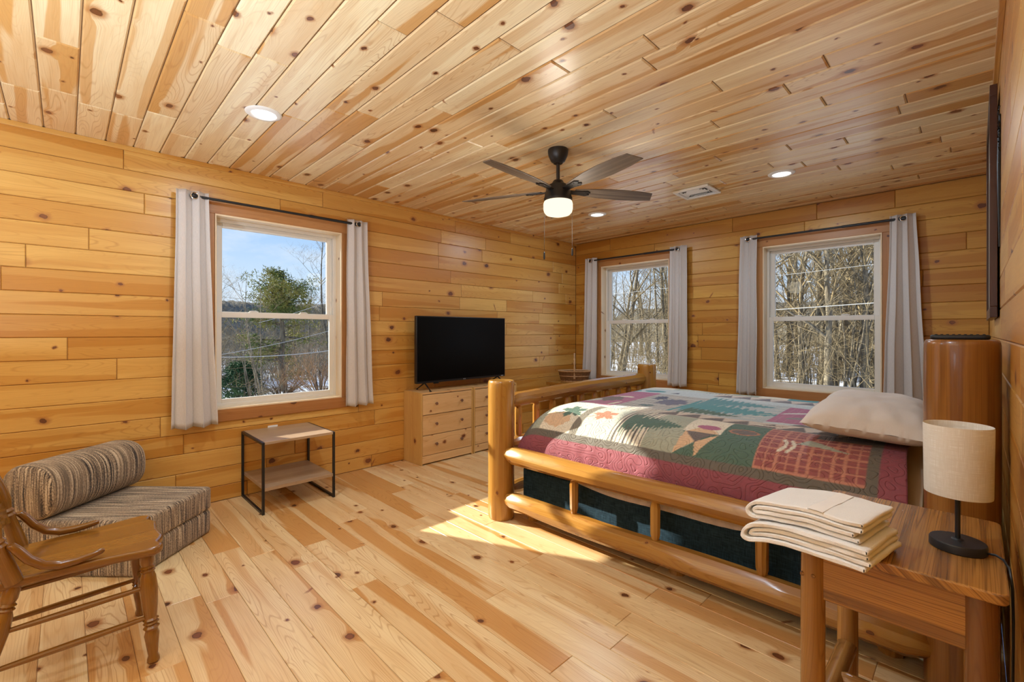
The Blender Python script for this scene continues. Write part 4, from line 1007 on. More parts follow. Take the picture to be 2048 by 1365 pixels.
# ---- pillow
mb = MB(200)
PX, PY, PT = 0.235, 0.43, 0.088
def pil(sgn):
    def f(u, v):
        a, b = 2*u-1, 2*v-1
        # pillow outline pulls in between its corners
        x = a*PX*(1-0.10*(1-a*a)*0-0.07*(1-b*b)*0 - 0.06*(b*b)*(1-abs(a))*0); k = 1-0.05*(1-abs(b)**3)
        x = a*PX*(1-0.06*math.cos(b*PI/2)); y = b*PY*(1-0.06*math.cos(a*PI/2))
        h = (max(0, 1-a**4)*max(0, 1-b**4))**0.52
        w = 0.007*mnoise.noise(Vector((a*3, b*4, 1+sgn)))+0.004*mnoise.noise(Vector((a*9, b*10, 4)))*(1-h)*2
        ex = 0.006*math.sin(14*math.atan2(b, a))*(1-h)
        z = sgn*(PT*h*(1.15 if sgn > 0 else 0.72)) + (w+ex)*(0.3+h)*0.9 if sgn > 0 else -PT*0.72*h
        return (x, y, z)
    return f
mb.grid(pil(1), 40, 48, (0.5, 0.9)); mb.grid(lambda u, v: pil(-1)(1-u, v), 40, 48, (0.5, 0.9))
pr = mb.build('pillow', M['pillow'], None, angle=180)
bm = bmesh.new(); bm.from_mesh(pr.data); bmesh.ops.remove_doubles(bm, verts=bm.verts, dist=0.0006); bm.to_mesh(pr.data); bm.free()
pr.location = (-0.35, 2.83, 0.818); pr.rotation_euler = (rad(1), rad(3), rad(3))
tag(pr, 'single plump tan-white pillow lying on the quilt at the headboard', 'pillow')

# ------------------------------------------------------------------ nightstand
NX0, NX1, NY0, NY1, NZ = -0.338, 0.050, 1.352, 1.866, 0.700
r = empty('nightstand', (NX0, NY0, 0), 0, 'stained rustic pine nightstand with log legs beside the bed', 'nightstand')
Wn, Dn = NX1-NX0, NY1-NY0
def rrect(x0, y0, x1, y1, q, n=4):
    o = []
    for (cx, cy, a0) in ((x1-q, y1-q, 0), (x0+q, y1-q, 90), (x0+q, y0+q, 180), (x1-q, y0+q, 270)):
        for k in range(n+1): a = rad(a0+90*k/n); o.append((cx+math.cos(a)*q, cy+math.sin(a)*q))
    return o
mb = MB(210); mb.piece((0.37, 0.21, 0.6)); mb.prism(rrect(0, 0, Wn, Dn, 0.020), NZ-0.024, NZ, grain=1); mb.build('table_top', M['night'], r, bevel=0.004)
for i, (x, y) in enumerate(((0.040, 0.048), (Wn-0.040, 0.048), (0.050, Dn-0.062), (Wn-0.040, Dn-0.062))):
    mb = MB(211+i); mb.piece(); mb.tube([(x, y, z) for z in (0, .01, .1, .2, .3, .4, .5, .6, NZ-0.0245)], [.026, .028, .028, .0285, .028, .0275, .028, .0275, .0275], 16, jit=0.03, up=(1, 0, 0))
    lg = mb.build('leg', M['nightleg'], r, angle=50)
    if i == 0:
        for dx, dz in ((0.006, 0.605), (-0.020, 0.600)):
            qm = Matrix.Translation((x+dx, y-0.0265 if dx > 0 else y-0.020, dz)) @ Matrix.Rotation(PI/2, 4, 'X'); mb = MB(216); mb.lathe([(0.0, 0.003), (0.0045, 0.003), (0.0052, 0.0), (0.0052, -0.004)], seg=12, M=qm); mb.build('dowel_plug', M['nightleg'], lg)
for (a, b, g) in (((0.055, 0.036, 0.545), (Wn-0.055, 0.056, NZ-0.0245), 0), ((0.055, Dn-0.072, 0.56), (Wn-0.055, Dn-0.052, NZ-0.0245), 0), ((0.036, 0.06, 0.56), (0.054, Dn-0.08, NZ-0.0245), 1), ((Wn-0.05, 0.06, 0.56), (Wn-0.032, Dn-0.08, NZ-0.0245), 1)):
    mb = MB(int(a[1]*1000)); mb.piece(); mb.box(a, b, g); mb.build('apron', M['night'], r, bevel=0.002)
def logp(parent, name, p0, p1, rr, seed, mat, seg=12):
    mb = MB(seed); mb.piece(); p0, p1 = Vector(p0), Vector(p1)
    mb.tube([p0.lerp(p1, t) for t in (0, .02, .1, .3, .5, .7, .9, .98, 1)], [rr*.45, rr*.75, rr, rr*1.02, rr, rr*.98, rr, rr*.75, rr*.45], seg, jit=0.03); return mb.build(name, mat, parent, angle=45)
logp(r, 'stretcher', (0.050, 0.020, 0.225), (0.050, Dn-0.03, 0.225), 0.027, 220, M['nightleg']); logp(r, 'stretcher', (Wn-0.04, 0.02, 0.225), (Wn-0.04, Dn-0.03, 0.225), 0.027, 221, M['nightleg'])
logp(r, 'stretcher', (0.05, Dn/2, 0.225), (Wn-0.04, Dn/2, 0.225), 0.025, 222, M['nightleg'])

# ---- towels: two folded towels, one on the other
def towel(name, loc, rz, L, Wd, th, nU, seed, label, droop, gap=0.0015):
    """a folded bath towel: nested U folds, the rounded folds at local x = 0"""
    r = empty(name, loc, rz, label, 'towel', 'white folded towels on the nightstand')
    H = nU*2*(th+gap); zc = H/2
    def dz(x, y): return -droop*max(0.0, (0.16-x)/0.16)**1.7*0.034 + 0.0055*mnoise.noise(Vector((x*11+seed, y*13, 0)))
    mb = MB(seed)
    for u_ in range(nU):
        ro = H/2-(th+gap)*(u_+0.5)               # centre line distance from the middle
        x0 = ro + (th+gap)*u_*1.15 + 0.003*u_
        xe0, xe1 = L-0.006*((u_*3+seed) % 3), L-0.005*((u_*2+seed) % 4)-0.006
        line = []
        for k in range(19): line.append((xe0+(x0-xe0)*k/18, zc+ro))
        for k in range(1, 12): a = PI*k/12; line.append((x0-(ro*1.15+0.004)*math.sin(a), zc+ro*math.cos(a)))
        for k in range(19): line.append((x0+(xe1-x0)*k/18, zc-ro))
        P = [Vector((x, 0, z)) for x, z in line]; m = len(P); N_ = []
        for i in range(m):
            a = P[max(i-1, 0)]; b = P[min(i+1, m-1)]; t_ = (b-a).normalized(); N_.append(Vector((-t_.z, 0, t_.x)))
        h = th/2
        cap = lambda Q, T: [Q+T*h*0.7]
        loop = [P[i]+N_[i]*h for i in range(m)] + [P[-1]+N_[-1]*h*0.6+(P[-1]-P[-2]).normalized()*h*0.7, P[-1]-N_[-1]*h*0.6+(P[-1]-P[-2]).normalized()*h*0.7] + [P[i]-N_[i]*h for i in range(m-1, -1, -1)] + [P[0]-N_[0]*h*0.6-(P[1]-P[0]).normalized()*h*0.7, P[0]+N_[0]*h*0.6-(P[1]-P[0]).normalized()*h*0.7]
        K = len(loop); base = len(mb.v); prof = [(-0.5, 0.55), (-0.492, 0.85), (-0.475, 1.0)] + [(-0.45+0.9*j/12, 1.0) for j in range(13)] + [(0.475, 1.0), (0.492, 0.85), (0.5, 0.55)]
        ed = 0.004*math.sin(seed+u_*2.3)
        for j, (v, sh) in enumerate(prof):
            y = v*(Wd-0.006*u_)
            for i, p in enumerate(loop):
                # shrink the ribbon towards its centre line at the selvedges
                ci = i if i < m else (m-1 if i < m+2 else (2*m+1-i if i < 2*m+2 else 0)); ctr = P[max(0, min(m-1, ci))]
                q = ctr.lerp(p, sh); wob = 0.0045*mnoise.noise(Vector((q.x*16, q.z*70, seed)))*(1 if abs(v) > 0.44 else 0.3)
                q2 = Vector((q.x+0.003*mnoise.noise(Vector((y*9, q.z*40, seed))), y+ed+wob, q.z+dz(q.x, y)+0.0012*mnoise.noise(Vector((q.x*30, y*30, q.z*90)))))
                mb.v.append(tuple(q2))
        for j in range(len(prof)-1):
            for k in range(K):
                k2 = (k+1) % K; mb.f.append((base+j*K+k, base+j*K+k2, base+(j+1)*K+k2, base+(j+1)*K+k)); mb.uv += [(0, 0)]*4; mb.rc.append((.5, .5, .5)); mb.mi.append(0)
        for j, rev in ((0, False), (len(prof)-1, True)):
            for i in range(m-1):
                q_ = [base+j*K+i, base+j*K+i+1, base+j*K+(2*m+1-i-1), base+j*K+(2*m+1-i)]
                if rev: q_.reverse()
                mb.f.append(tuple(q_)); mb.uv += [(0, 0)]*4; mb.rc.append((.5, .5, .5)); mb.mi.append(0)
    mb.build('folded_cloth', M['towel'], r, angle=100)
    mb = MB(seed+1)
    if droop < 1: 
        mb.grid(lambda u, v: (L*0.56+u*0.034, (v-0.5)*Wd*0.975, H-gap*0.5+0.0012+dz(L*0.56+u*0.034, (v-0.5)*Wd)), 4, 14, (0.03, 0.2)); mb.build('woven_band', M['band'], r)
    return r
M['band'] = plain('woven_band', (0.86, 0.83, 0.81), 0.85, nscale=200, namt=0.05)
TA = rad(-10)
towel('folded_towel', (-0.415, 1.398, NZ+0.002), TA, 0.280, 0.198, 0.0118, 2, 230, 'lower white folded towel, touching the nightstand top', 1.0)
towel('folded_towel', (-0.408, 1.401, NZ+0.0555), TA, 0.250, 0.192, 0.0110, 2, 240, 'upper white folded towel, topmost of the pair on the nightstand', 0.7)

# ---- table lamp
r = empty('table_lamp', (-0.030, 1.570, NZ), 0, 'small table lamp with linen drum shade and round black base', 'lamp')
mb = MB(); mb.lathe([(0.0, 0.0), (0.051, 0.0), (0.053, 0.002), (0.053, 0.018), (0.051, 0.0215), (0.012, 0.023), (0.009, 0.026), (0.0, 0.027)], seg=48); mb.build('base', M['rod'], r)
mb = MB(); mb.lathe([(0.0052, 0.024), (0.0052, 0.20), (0.011, 0.205), (0.011, 0.235), (0.0, 0.236)], seg=16); mb.build('pole', M['rod'], r)
mb = MB()
S = [(0.0615, 0.135), (0.0635, 0.305)]; mb.lathe([(S[0][0]+0.0004, S[0][1]), (S[0][0]+0.0007, S[0][1]+0.004), (S[1][0]+0.0007, S[1][1]-0.004), (S[1][0], S[1][1]), (S[1][0]-0.0015, S[1][1]-0.002), (S[0][0]-0.0015, S[0][1]+0.002), (S[0][0]+0.0003, S[0][1])], seg=64); 
sh = mb.build('shade', M['shade'], r, angle=60)
mb = MB()
for k in range(3): a = k*2*PI/3+0.4; mb.tube([(0.011*math.cos(a), 0.011*math.sin(a), 0.215), (0.0615*math.cos(a), 0.0615*math.sin(a), 0.20)], 0.0012, 6)
mb.build('shade_frame', M['black'], r)
mb = MB(); mb.tube([(0.050, -0.012, 0.008), (0.064, -0.020, 0.012), (0.076, -0.035, 0.010), (0.0845, -0.060, 0.002), (0.088, -0.085, -0.03), (0.0885, -0.10, -0.10), (0.088, -0.09, -0.25), (0.090, -0.07, -0.45), (0.09, -0.05, -0.692)], 0.0026, 8); mb.build('power_cord', M['rod'], r)

# ---- remote on the bedpost
r = empty('remote_control', (-0.037, 2.165, 1.2085), rad(0), 'black remote control lying on the tall headboard post', 'remote')
mb = MB(); mb.prism(rrect(-0.0735, -0.021, 0.0735, 0.021, 0.018, 6), 0.0, 0.016); mb.build('body', M['rod'], r, bevel=0.006, bseg=4)
mb = MB()
for i in range(9):
    for j in (-1, 0, 1): mb.lathe([(0.0036, 0.0), (0.0034, 0.0025), (0.0, 0.003)], c=(-0.058+i*0.0145, j*0.011, 0.0155), seg=10)
mb.build('buttons', M['black'], r)

# ---- frame on the right wall and the twig ornament behind it
r = empty('picture_frame', (XR, 2.30, 0), 0, 'tall dark brown framed picture on the wall above the headboard post', 'picture frame')
M['framewood'] = pine('dark_frame_wood', (0.075, 0.026, 0.015), (0.045, 0.014, 0.008), knots=0.0, rough=0.3, heart=0.4, grain=0.6)
FY0, FY1, FZ0, FZ1 = 0.68, 1.50, 1.300, 2.350
mb = MB(250); xa, xb = -0.0315, -0.007
mb.piece().box((xa, FY0, FZ0), (xb, FY1, FZ0+0.05), 1); mb.piece().box((xa, FY0, FZ1-0.05), (xb, FY1, FZ1), 1); mb.piece().box((xa, FY0, FZ0+0.05), (xb, FY0+0.05, FZ1-0.05), 2); mb.piece().box((xa, FY1-0.05, FZ0+0.05), (xb, FY1, FZ1-0.05), 2)
mb.build('moulding', M['framewood'], r, bevel=0.002)
M['print_art'] = plain('muted_print', (0.30, 0.26, 0.20), 0.6, nscale=3.0, namt=0.4)
mb = MB(); mb.box((xa+0.008, FY0+0.05, FZ0+0.05), (xb-0.004, FY1-0.05, FZ1-0.05)); mb.build('picture', M['print_art'], r, smooth=False)
mb = MB(); mb.box((xb, FY0+0.2, FZ1-0.20), (0, FY0+0.24, FZ1-0.16)); mb.build('hanger', M['black'], r)

r = empty('wall_ornament', (XR, 2.86, 1.95), 0, 'thin black twig ornament on the pale wall beside the framed picture', 'wall ornament')
R = random.Random(8); mb = MB()
for k in range(16):
    z = 0.20-0.018*k*0.6; p = [(-0.004, R.uniform(-.02, .02), z)]
    for i in range(5): p.append((-0.004-R.uniform(0, .006), p[-1][1]+R.uniform(-.035, .035), p[-1][2]+R.uniform(-.02, .025)))
    mb.tube(p, [0.0022]*4+[0.001, 0.0008], 5)
mb.tube([(-0.004, 0, 0.22), (-0.006, 0.01, 0.0), (-0.005, -0.01, -0.35)], [0.004, 0.006, 0.003], 6); mb.build('twigs', M['black'], r)

# ------------------------------------------------------------------ corner log table and basket
r = empty('log_end_table', (-3.735, 4.262, 0), 0, 'small pine log end table in the far corner under the basket', 'end table')
W3, D3 = 0.535, 0.575
mb = MB(260)
for k in range(4): mb.piece(); mb.box((0, k*D3/4+0.0008, 0.583), (W3, (k+1)*D3/4-0.0008, 0.62), 0)
mb.build('table_top', M['log'], r, bevel=0.004)
for i, (x, y) in enumerate(((0.06, 0.06), (W3-0.06, 0.06), (0.06, D3-0.06), (W3-0.06, D3-0.06))):
    mb = MB(261+i); mb.piece(); mb.tube([(x, y, z) for z in (0, .1, .2, .3, .4, .5, .5825)], .036, 12, jit=0.04, up=(1, 0, 0)); mb.build('leg', M['log'], r, angle=45)
for a, b, g in (((0.09, 0.045, 0.50), (W3-0.09, 0.068, 0.5825), 0), ((0.09, D3-0.068, 0.50), (W3-0.09, D3-0.045, 0.5825), 0), ((0.045, 0.09, 0.50), (0.068, D3-0.09, 0.5825), 1), ((W3-0.068, 0.09, 0.50), (W3-0.045, D3-0.09, 0.5825), 1)):
    mb = MB(int(a[1]*900)+2); mb.piece(); mb.box(a, b, g); mb.build('apron', M['log'], r, bevel=0.002)
bk = empty('wicker_basket', (-3.535, 4.575, 0.6205), math.atan2(0.616, 0.798), 'oval brown wicker basket with tall handle on the corner table', 'basket')
mb = MB(); BH = 0.125
def bpt(an, z, off=0.0):
    t_ = z/BH; rx = 0.158+(0.196-0.158)*t_**0.8+off; ry = 0.105+(0.135-0.105)*t_**0.8+off
    return Vector((math.cos(an)*rx, math.sin(an)*ry, z))
NS = 44
for lev in range(16):      # woven strands going in and out round the stakes
    z = 0.008+lev*0.0072
    if lev in (8,): continue
    pts = [bpt(2*PI*k/(NS*2), z, 0.0035*math.cos(PI*(k/2+lev))) for k in range(NS*2)]
    mb.tube(pts, 0.0040, 5, closed=True)
mb.build('woven_sides', M['wicker'], bk)
mb = MB()
for k in range(NS): a = 2*PI*k/NS; mb.tube([bpt(a, 0.003), bpt(a, BH*0.5), bpt(a, BH)], 0.0030, 5)
mb.build('stakes', M['wicker'], bk)
mb = MB()
for z, o_, q in ((0.004, 0.002, 0.006), (0.0656, 0.004, 0.0052), (BH, 0.0, 0.0085), (BH+0.004, 0.008, 0.006)):
    mb.tube([bpt(2*PI*k/60, z, o_+0.0015*math.sin(k*2.1)) for k in range(60)], q, 6, closed=True)
mb.build('rim_bands', M['wicker_pale'], bk)
mb = MB(); mb.lathe([(0.0, 0.0), (0.155, 0.0), (0.157, 0.006), (0.0, 0.007)], seg=40, sy=0.66); mb.build('bottom', M['wicker'], bk)
mb = MB()
for w_ in range(2):
    pts = []
    for k in range(31):
        t_ = k/30; a = PI*t_; y = -0.132*math.cos(a); z = BH*0.3+(0.345-BH*0.3)*math.sin(a)**0.62
        pts.append((0.006*math.cos(t_*40+w_*PI), y+0.0035*math.sin(t_*40+w_*PI), z))
    mb.tube(pts, 0.0062, 7)
mb.build('handle', M['wicker_pale'], bk)

# ------------------------------------------------------------------ outside: snow, woods, pine, cables
def ground_mat():
    t = NT('snow_ground'); tc = t.n('ShaderNodeTexCoord'); n1 = t.noise(tc.outputs['Object'], 0.5, 5.0, 0.65); n2 = t.noise(tc.outputs['Object'], 6.0, 3.0, 0.6)
    c = t.mix(t.mr(n1, 0.50, 0.60), c4((0.86, 0.88, 0.92)), c4((0.30, 0.22, 0.14)))
    c = t.mix(t.math('MULTIPLY', t.mr(n2, 0.60, 0.72), 0.55), c, c4((0.28, 0.20, 0.12)))
    return t.bsdf(c, 0.8, bump=n2, bstr=0.5, bdist=0.1, spec=0.2)
GZ = -1.5
def gz(x, y): return GZ + 0.35*mnoise.noise(Vector((x*0.06, y*0.06, 0))) + 0.08*mnoise.noise(Vector((x*0.4, y*0.4, 2)))
mb = MB(); mb.grid(lambda u, v: ((u-0.72)*260, (v-0.35)*260, gz((u-0.72)*260, (v-0.35)*260)-0.0), 130, 130, (10, 10))
tag(mb.build('snowy_ground', ground_mat(), angle=180), kind='structure')
# distant wooded ridge
def ridge_mat():
    t = NT('distant_woods'); tc = t.n('ShaderNodeTexCoord'); sp = t.n('ShaderNodeSeparateXYZ'); t.l(tc.outputs['Object'], sp.inputs[0])
    a = t.noise(tc.outputs['Object'], 0.9, 4.0, 0.7)
    b_ = t.noise(t.comb(t.math('MULTIPLY', sp.outputs[0], 3.0), t.math('MULTIPLY', sp.outputs[1], 3.0), t.math('MULTIPLY', sp.outputs[2], 0.3)), 1.0, 3.0, 0.7)
    c = t.mix(t.mr(t.math('ADD', a, b_), 0.75, 1.25), c4((0.13, 0.12, 0.10)), c4((0.30, 0.26, 0.20)))
    return t.bsdf(c, 0.95, bump=b_, bstr=1.0, bdist=0.6, spec=0.05)
RM = ridge_mat()
def ridge(name, c0, c1, h0, h1, dep, seed, label):
    c0, c1 = Vector((c0[0], c0[1], 0)), Vector((c1[0], c1[1], 0)); d = (c1-c0).normalized(); n = Vector((-d.y, d.x, 0))
    def f(u, v):
        p = c0.lerp(c1, u); s_ = math.sin(v*PI); hh = h0+(h1-h0)*u + 1.1*mnoise.noise(Vector((u*7, 0, seed)))
        fr = (0.5*mnoise.noise(Vector((u*160, v*5, seed))) + 0.4*abs(mnoise.noise(Vector((u*420, v*20, seed)))))*s_
        q = p + n*((v-0.5)*dep*2); return (q.x, q.y, GZ-0.6+(hh-GZ+0.6)*s_**0.5 + fr)
    mb = MB(); mb.grid(f, 500, 24, (10, 10)); o = mb.build(name, RM, angle=180); tag(o, label, 'hill')
ridge('wooded_ridge', (-95, -50), (-95, 100), 6.3, 7.2, 12, 1, 'low wooded ridge on the horizon seen past the pine tree')
ridge('wooded_ridge', (-70, 118), (90, 100), 7.5, 7.5, 12, 5, 'wooded rise far behind the bare woods')

def bark(name, c1, c2):
    t = NT(name); tc = t.n('ShaderNodeTexCoord'); sp = t.n('ShaderNodeSeparateXYZ'); t.l(tc.outputs['Object'], sp.inputs[0])
    a = t.noise(t.comb(t.math('MULTIPLY', sp.outputs[0], 9.0), t.math('MULTIPLY', sp.outputs[1], 9.0), t.math('MULTIPLY', sp.outputs[2], 2.0)), 1.0, 3.0, 0.7)
    oi = t.n('ShaderNodeObjectInfo'); v = t.math('MULTIPLY_ADD', oi.outputs['Random'], 0.5, 0.75)
    c = t.mix(t.mr(a, 0.35, 0.7), c4(c1), c4(c2)); h = t.n('ShaderNodeHueSaturation'); t.l(c, h.inputs['Color']); t.l(v, h.inputs['Value'])
    return t.bsdf(h.outputs[0], 0.9, spec=0.1)
M['bark'] = bark('bare_tree_bark', (0.10, 0.082, 0.06), (0.29, 0.24, 0.165))
M['twig'] = bark('bare_twigs', (0.175, 0.13, 0.072), (0.36, 0.275, 0.155))
def branch(mb, p, d, L, r, lev, R, maxlev, seg):
    n = 4 if lev < 2 else 3; pts = [p]; rr = [r]; q = Vector(p); dd = Vector(d)
    kids = []
    for k in range(n):
        dd = (dd + Vector((R.uniform(-1, 1), R.uniform(-1, 1), R.uniform(-0.6, 0.9)))*(0.10+0.07*lev)).normalized()
        q = q + dd*(L/n); pts.append(Vector(q)); rr.append(r*(1-0.72*(k+1)/n)); kids.append((Vector(q), Vector(dd), r*(1-0.72*(k+1)/n)))
    mb.tube(pts, rr, seg, cap=False)
    if lev >= maxlev: return
    nb = (7, 5, 4, 3)[min(lev, 3)]
    for k in range(nb):
        i = R.randrange(1 if lev else 1, n); b = kids[i]; a = R.uniform(0, 2*PI); side = Vector((math.cos(a), math.sin(a), R.uniform(-0.1, 0.7))).normalized()
        nd = (b[1]*R.uniform(0.35, 0.9)+side).normalized(); branch(mb, b[0] - b[1]*R.uniform(0, L/n*0.8), nd, L*R.uniform(0.38, 0.62), b[2]*R.uniform(0.5, 0.75)+0.002, lev+1, R, maxlev, 3 if lev else 4)
def tree_proto(seed, h, r0, lo=0.25):
    R = random.Random(seed); root = empty('bare_tree', (0, 0, 0))
    mb = MB(seed); tw = MB(seed+1)
    pts, rr = [], []; q = Vector((0, 0, 0)); dd = Vector((R.uniform(-.08, .08), R.uniform(-.08, .08), 1)).normalized(); n = 9; kids = []
    for k in range(n+1):
        pts.append(Vector(q)); t_ = k/n; rr.append(r0*(1.25 if k == 0 else 1-0.85*t_)); kids.append((Vector(q), Vector(dd), rr[-1]))
        dd = (dd+Vector((R.uniform(-1, 1), R.uniform(-1, 1), 0.3))*0.10).normalized(); q = q+dd*h/n
    mb.tube(pts, rr, 7, cap=False)
    for k in range(15):
        i = R.randrange(max(1, int(n*lo)), n); b = kids[i]; a = R.uniform(0, 2*PI); side = Vector((math.cos(a), math.sin(a), R.uniform(0.0, 0.9))).normalized()
        branch(tw if k % 3 else mb, b[0]+Vector((0, 0, R.uniform(0, h/n*0.8))), (side+b[1]*0.5).normalized(), h*R.uniform(0.16, 0.34), b[2]*R.uniform(0.35, 0.55), 1, R, 4, 4)
    mb.build('trunk', M['bark'], root, angle=180); tw.build('branches', M['twig'], root, angle=180)
    return root
def sapling_proto(seed, h):
    R = random.Random(seed); root = empty('bare_tree', (0, 0, 0)); mb = MB(seed); tw = MB(seed+1)
    for s_ in range(3):
        a = R.uniform(0, 6.28); d = Vector((math.cos(a)*0.22, math.sin(a)*0.22, 1)).normalized(); q = Vector((math.cos(a)*.05, math.sin(a)*.05, 0)); pts = [Vector(q)]; 
        for k in range(7): d = (d+Vector((R.uniform(-1, 1), R.uniform(-1, 1), .2))*0.1).normalized(); q = q+d*h/7; pts.append(Vector(q))
        mb.tube(pts, [0.035*(1-0.8*k/7) for k in range(8)], 5, cap=False)
        for k in range(9):
            i = R.randrange(1, 7); a = R.uniform(0, 6.28); branch(tw, pts[i], Vector((math.cos(a), math.sin(a), R.uniform(-.2, .8))).normalized(), h*R.uniform(.15, .32), 0.010, 2, R, 4, 3)
    mb.build('trunk', M['bark'], root, angle=180); tw.build('branches', M['twig'], root, angle=180); return root
protos = [tree_proto(1, 11, 0.17), tree_proto(2, 12.5, 0.22, 0.35), tree_proto(3, 10, 0.12), tree_proto(4, 13, 0.15, 0.2)]
saps = [sapling_proto(11, 4.5), sapling_proto(12, 5.5), sapling_proto(13, 3.6)]
used = set()
def plant(p, x, y, s, rz, label, group):
    if id(p) not in used: used.add(id(p)); o = p
    else: o = copy_tree(p)
    o.location = (x, y, gz(x, y)-0.05); o.rotation_euler = (0, 0, rz); o.scale = (s, s, s); tag(o, label, 'tree', group)
R = random.Random(77)
LB1 = 'bare leafless tree in the snowy woods beyond the windows on the bed side'; LB2 = 'thin bare sapling in the snowy woods beyond the windows on the bed side'
n = 0
while n < 150:
    y = 20+R.random()**1.2*38; w = y/5.04; x = R.uniform(-4.4*w-1, 0.35*w)
    if R.random() < 0.25: x = R.uniform(-1.7*w, -0.4*w)
    k = R.random()
    if y < 24 and k < 0.35: k = 0.9
    if k < 0.62: plant(R.choice(protos), x, y, R.uniform(0.75, 1.2), R.uniform(0, 6.28), LB1, 'bare trees in the snowy woods')
    else: plant(R.choice(saps), x, y, R.uniform(0.8, 1.5), R.uniform(0, 6.28), LB2, 'thin saplings in the snowy woods')
    n += 1
LC1 = 'bare leafless tree far off beyond the window left of the television'; LC2 = 'bare brush sapling in snow beyond the window left of the television'
n = 0
while n < 75:
    x = -(27+R.random()**1.2*45); w = -x/3.87; y = R.uniform(0.2*w, 2.2*w)
    if R.random() < 0.5: plant(R.choice(protos), x, y, R.uniform(0.26, 0.44), R.uniform(0, 6.28), LC1, 'distant bare trees past the pine')
    else: plant(R.choice(saps), x, y, R.uniform(0.8, 1.25), R.uniform(0, 6.28), LC2, 'bare brush past the pine')
    n += 1
plant(protos[2], -27.5, 11.5, 0.85, 1.0, 'tall fine branched bare tree right of the pine tree, seen against sky', None)
plant(protos[0], -26.0, 13.0, 0.78, 2.0, 'bare tree nearest the window frame, behind the pine tree', None)
plant(saps[1], -15.2, 4.35, 0.80, 0.4, 'bare pale trunked young tree in front of the dark green shrub', None)
plant(saps[0], -14.6, 4.05, 0.70, 2.4, 'bare forked young tree at the lower left of the garden window', None)
plant(protos[3], -30.0, 6.3, 0.42, 0.9, 'single thin bare tree rising into the sky at the window edge', None)

# dense underbrush (uncountable stems)
def thicket(name, mat, n, place, hmin, hmax, seed, label):
    R = random.Random(seed); mb = MB(seed)
    for k in range(n):
        x, y = place(R); z = gz(x, y)-0.05; h = R.uniform(hmin, hmax); q = Vector((x, y, z)); d = Vector((R.gauss(0, .22), R.gauss(0, .22), 1)).normalized(); pts = [Vector(q)]
        for i in range(4): d = (d+Vector((R.gauss(0, .2), R.gauss(0, .2), R.gauss(0, .1)))).normalized(); q = q+d*h/4; pts.append(Vector(q))
        r0 = R.uniform(0.008, 0.022); mb.tube(pts, [r0, r0*.8, r0*.6, r0*.45, r0*.25], 3, cap=False)
        for j in range(4):
            i = R.randrange(1, 5); a = R.uniform(0, 6.28); d2 = Vector((math.cos(a), math.sin(a), R.uniform(-.3, .9))).normalized(); L = h*R.uniform(.15, .35)
            m_ = pts[i]+d2*L*.5+Vector((R.gauss(0, .05), R.gauss(0, .05), R.gauss(0, .05)))*L; mb.tube([pts[i], m_, pts[i]+d2*L+Vector((0, 0, R.gauss(0, .1)))], [0.009, 0.007, 0.004], 3, cap=False)
    tag(mb.build(name, mat, None, angle=180), label, 'underbrush', None, 'stuff')
def pl1(R): y = 19+R.random()*30; w = y/5.04; return R.uniform(-4.2*w, 0.3*w), y
def pl2(R): x = -(25+R.random()*26); w = -x/3.87; return x, R.uniform(0.2*w, 2.2*w)
thicket('underbrush', M['twig'], 1500, pl1, 1.6, 5.0, 401, 'dense tangle of bare underbrush in the snowy woods')
M['greybrush'] = bark('grey_brush', (0.20, 0.17, 0.13), (0.34, 0.29, 0.21))
thicket('underbrush', M['greybrush'], 3200, pl2, 1.2, 2.9, 402, 'grey brown bare underbrush behind the pine tree')

# tall pine with a flat irregular crown
def needles(mb, c, s_, R, n):
    for k in range(n):
        d = Vector((R.gauss(0, 1), R.gauss(0, 1), R.gauss(0, 0.8))).normalized(); p = Vector(c)+Vector((R.gauss(0, 1), R.gauss(0, 1), R.gauss(0, 0.6)))*s_*0.5
        t1 = d.orthogonal().normalized()*0.018; L = R.uniform(0.10, 0.19)
        mb.poly([p-t1, p+t1, p+d*L], [(0, 0)]*3)
def leaf_mat(name, c1, c2):
    t = NT(name); tc = t.n('ShaderNodeTexCoord'); a = t.noise(tc.outputs['Object'], 1.3, 3.0); 
    return t.bsdf(t.mix(t.mr(a, 0.38, 0.62), c4(c1), c4(c2)), 0.8, spec=0.1)
M['needle'] = leaf_mat('pine_needles', (0.10, 0.14, 0.04), (0.27, 0.24, 0.06)); M['shrubleaf'] = leaf_mat('evergreen_shrub', (0.025, 0.07, 0.03), (0.08, 0.13, 0.05))
PXc, PYc = -21.3, 6.85
r = empty('pine_tree', (PXc, PYc, gz(PXc, PYc)-0.05), 0, 'tall pine tree with irregular green crown outside the garden window', 'pine tree')
R = random.Random(5); mb = MB(300); H = 5.35
tp = [Vector((0.10*math.sin(k*0.8), 0.06*math.cos(k*1.1)-0.06, H*k/12)) for k in range(13)]
mb.tube(tp, [0.17-0.012*k for k in range(13)], 9, cap=False)
lf = MB(301)
def at(h): 
    i = min(11, int(h/H*12)); f = h/H*12-i; return tp[i].lerp(tp[i+1], f)
def bough(h, az, L, rise, dens):
    p = at(h); pts = [p]; d = Vector((math.cos(az), math.sin(az), rise)); q = Vector(p)
    for k in range(5):
        d = (d+Vector((R.uniform(-1, 1), R.uniform(-1, 1), R.uniform(-.6, .8)))*0.22).normalized(); q = q+d*L/5; pts.append(Vector(q))
        if k >= 1:
            for j in range(dens): c = q+Vector((R.gauss(0, .16), R.gauss(0, .16), R.gauss(0, .10)))*L; needles(lf, c, 0.30, R, 18)
    mb.tube(pts, [0.055*(1-0.8*k/5) for k in range(6)], 5, cap=False)
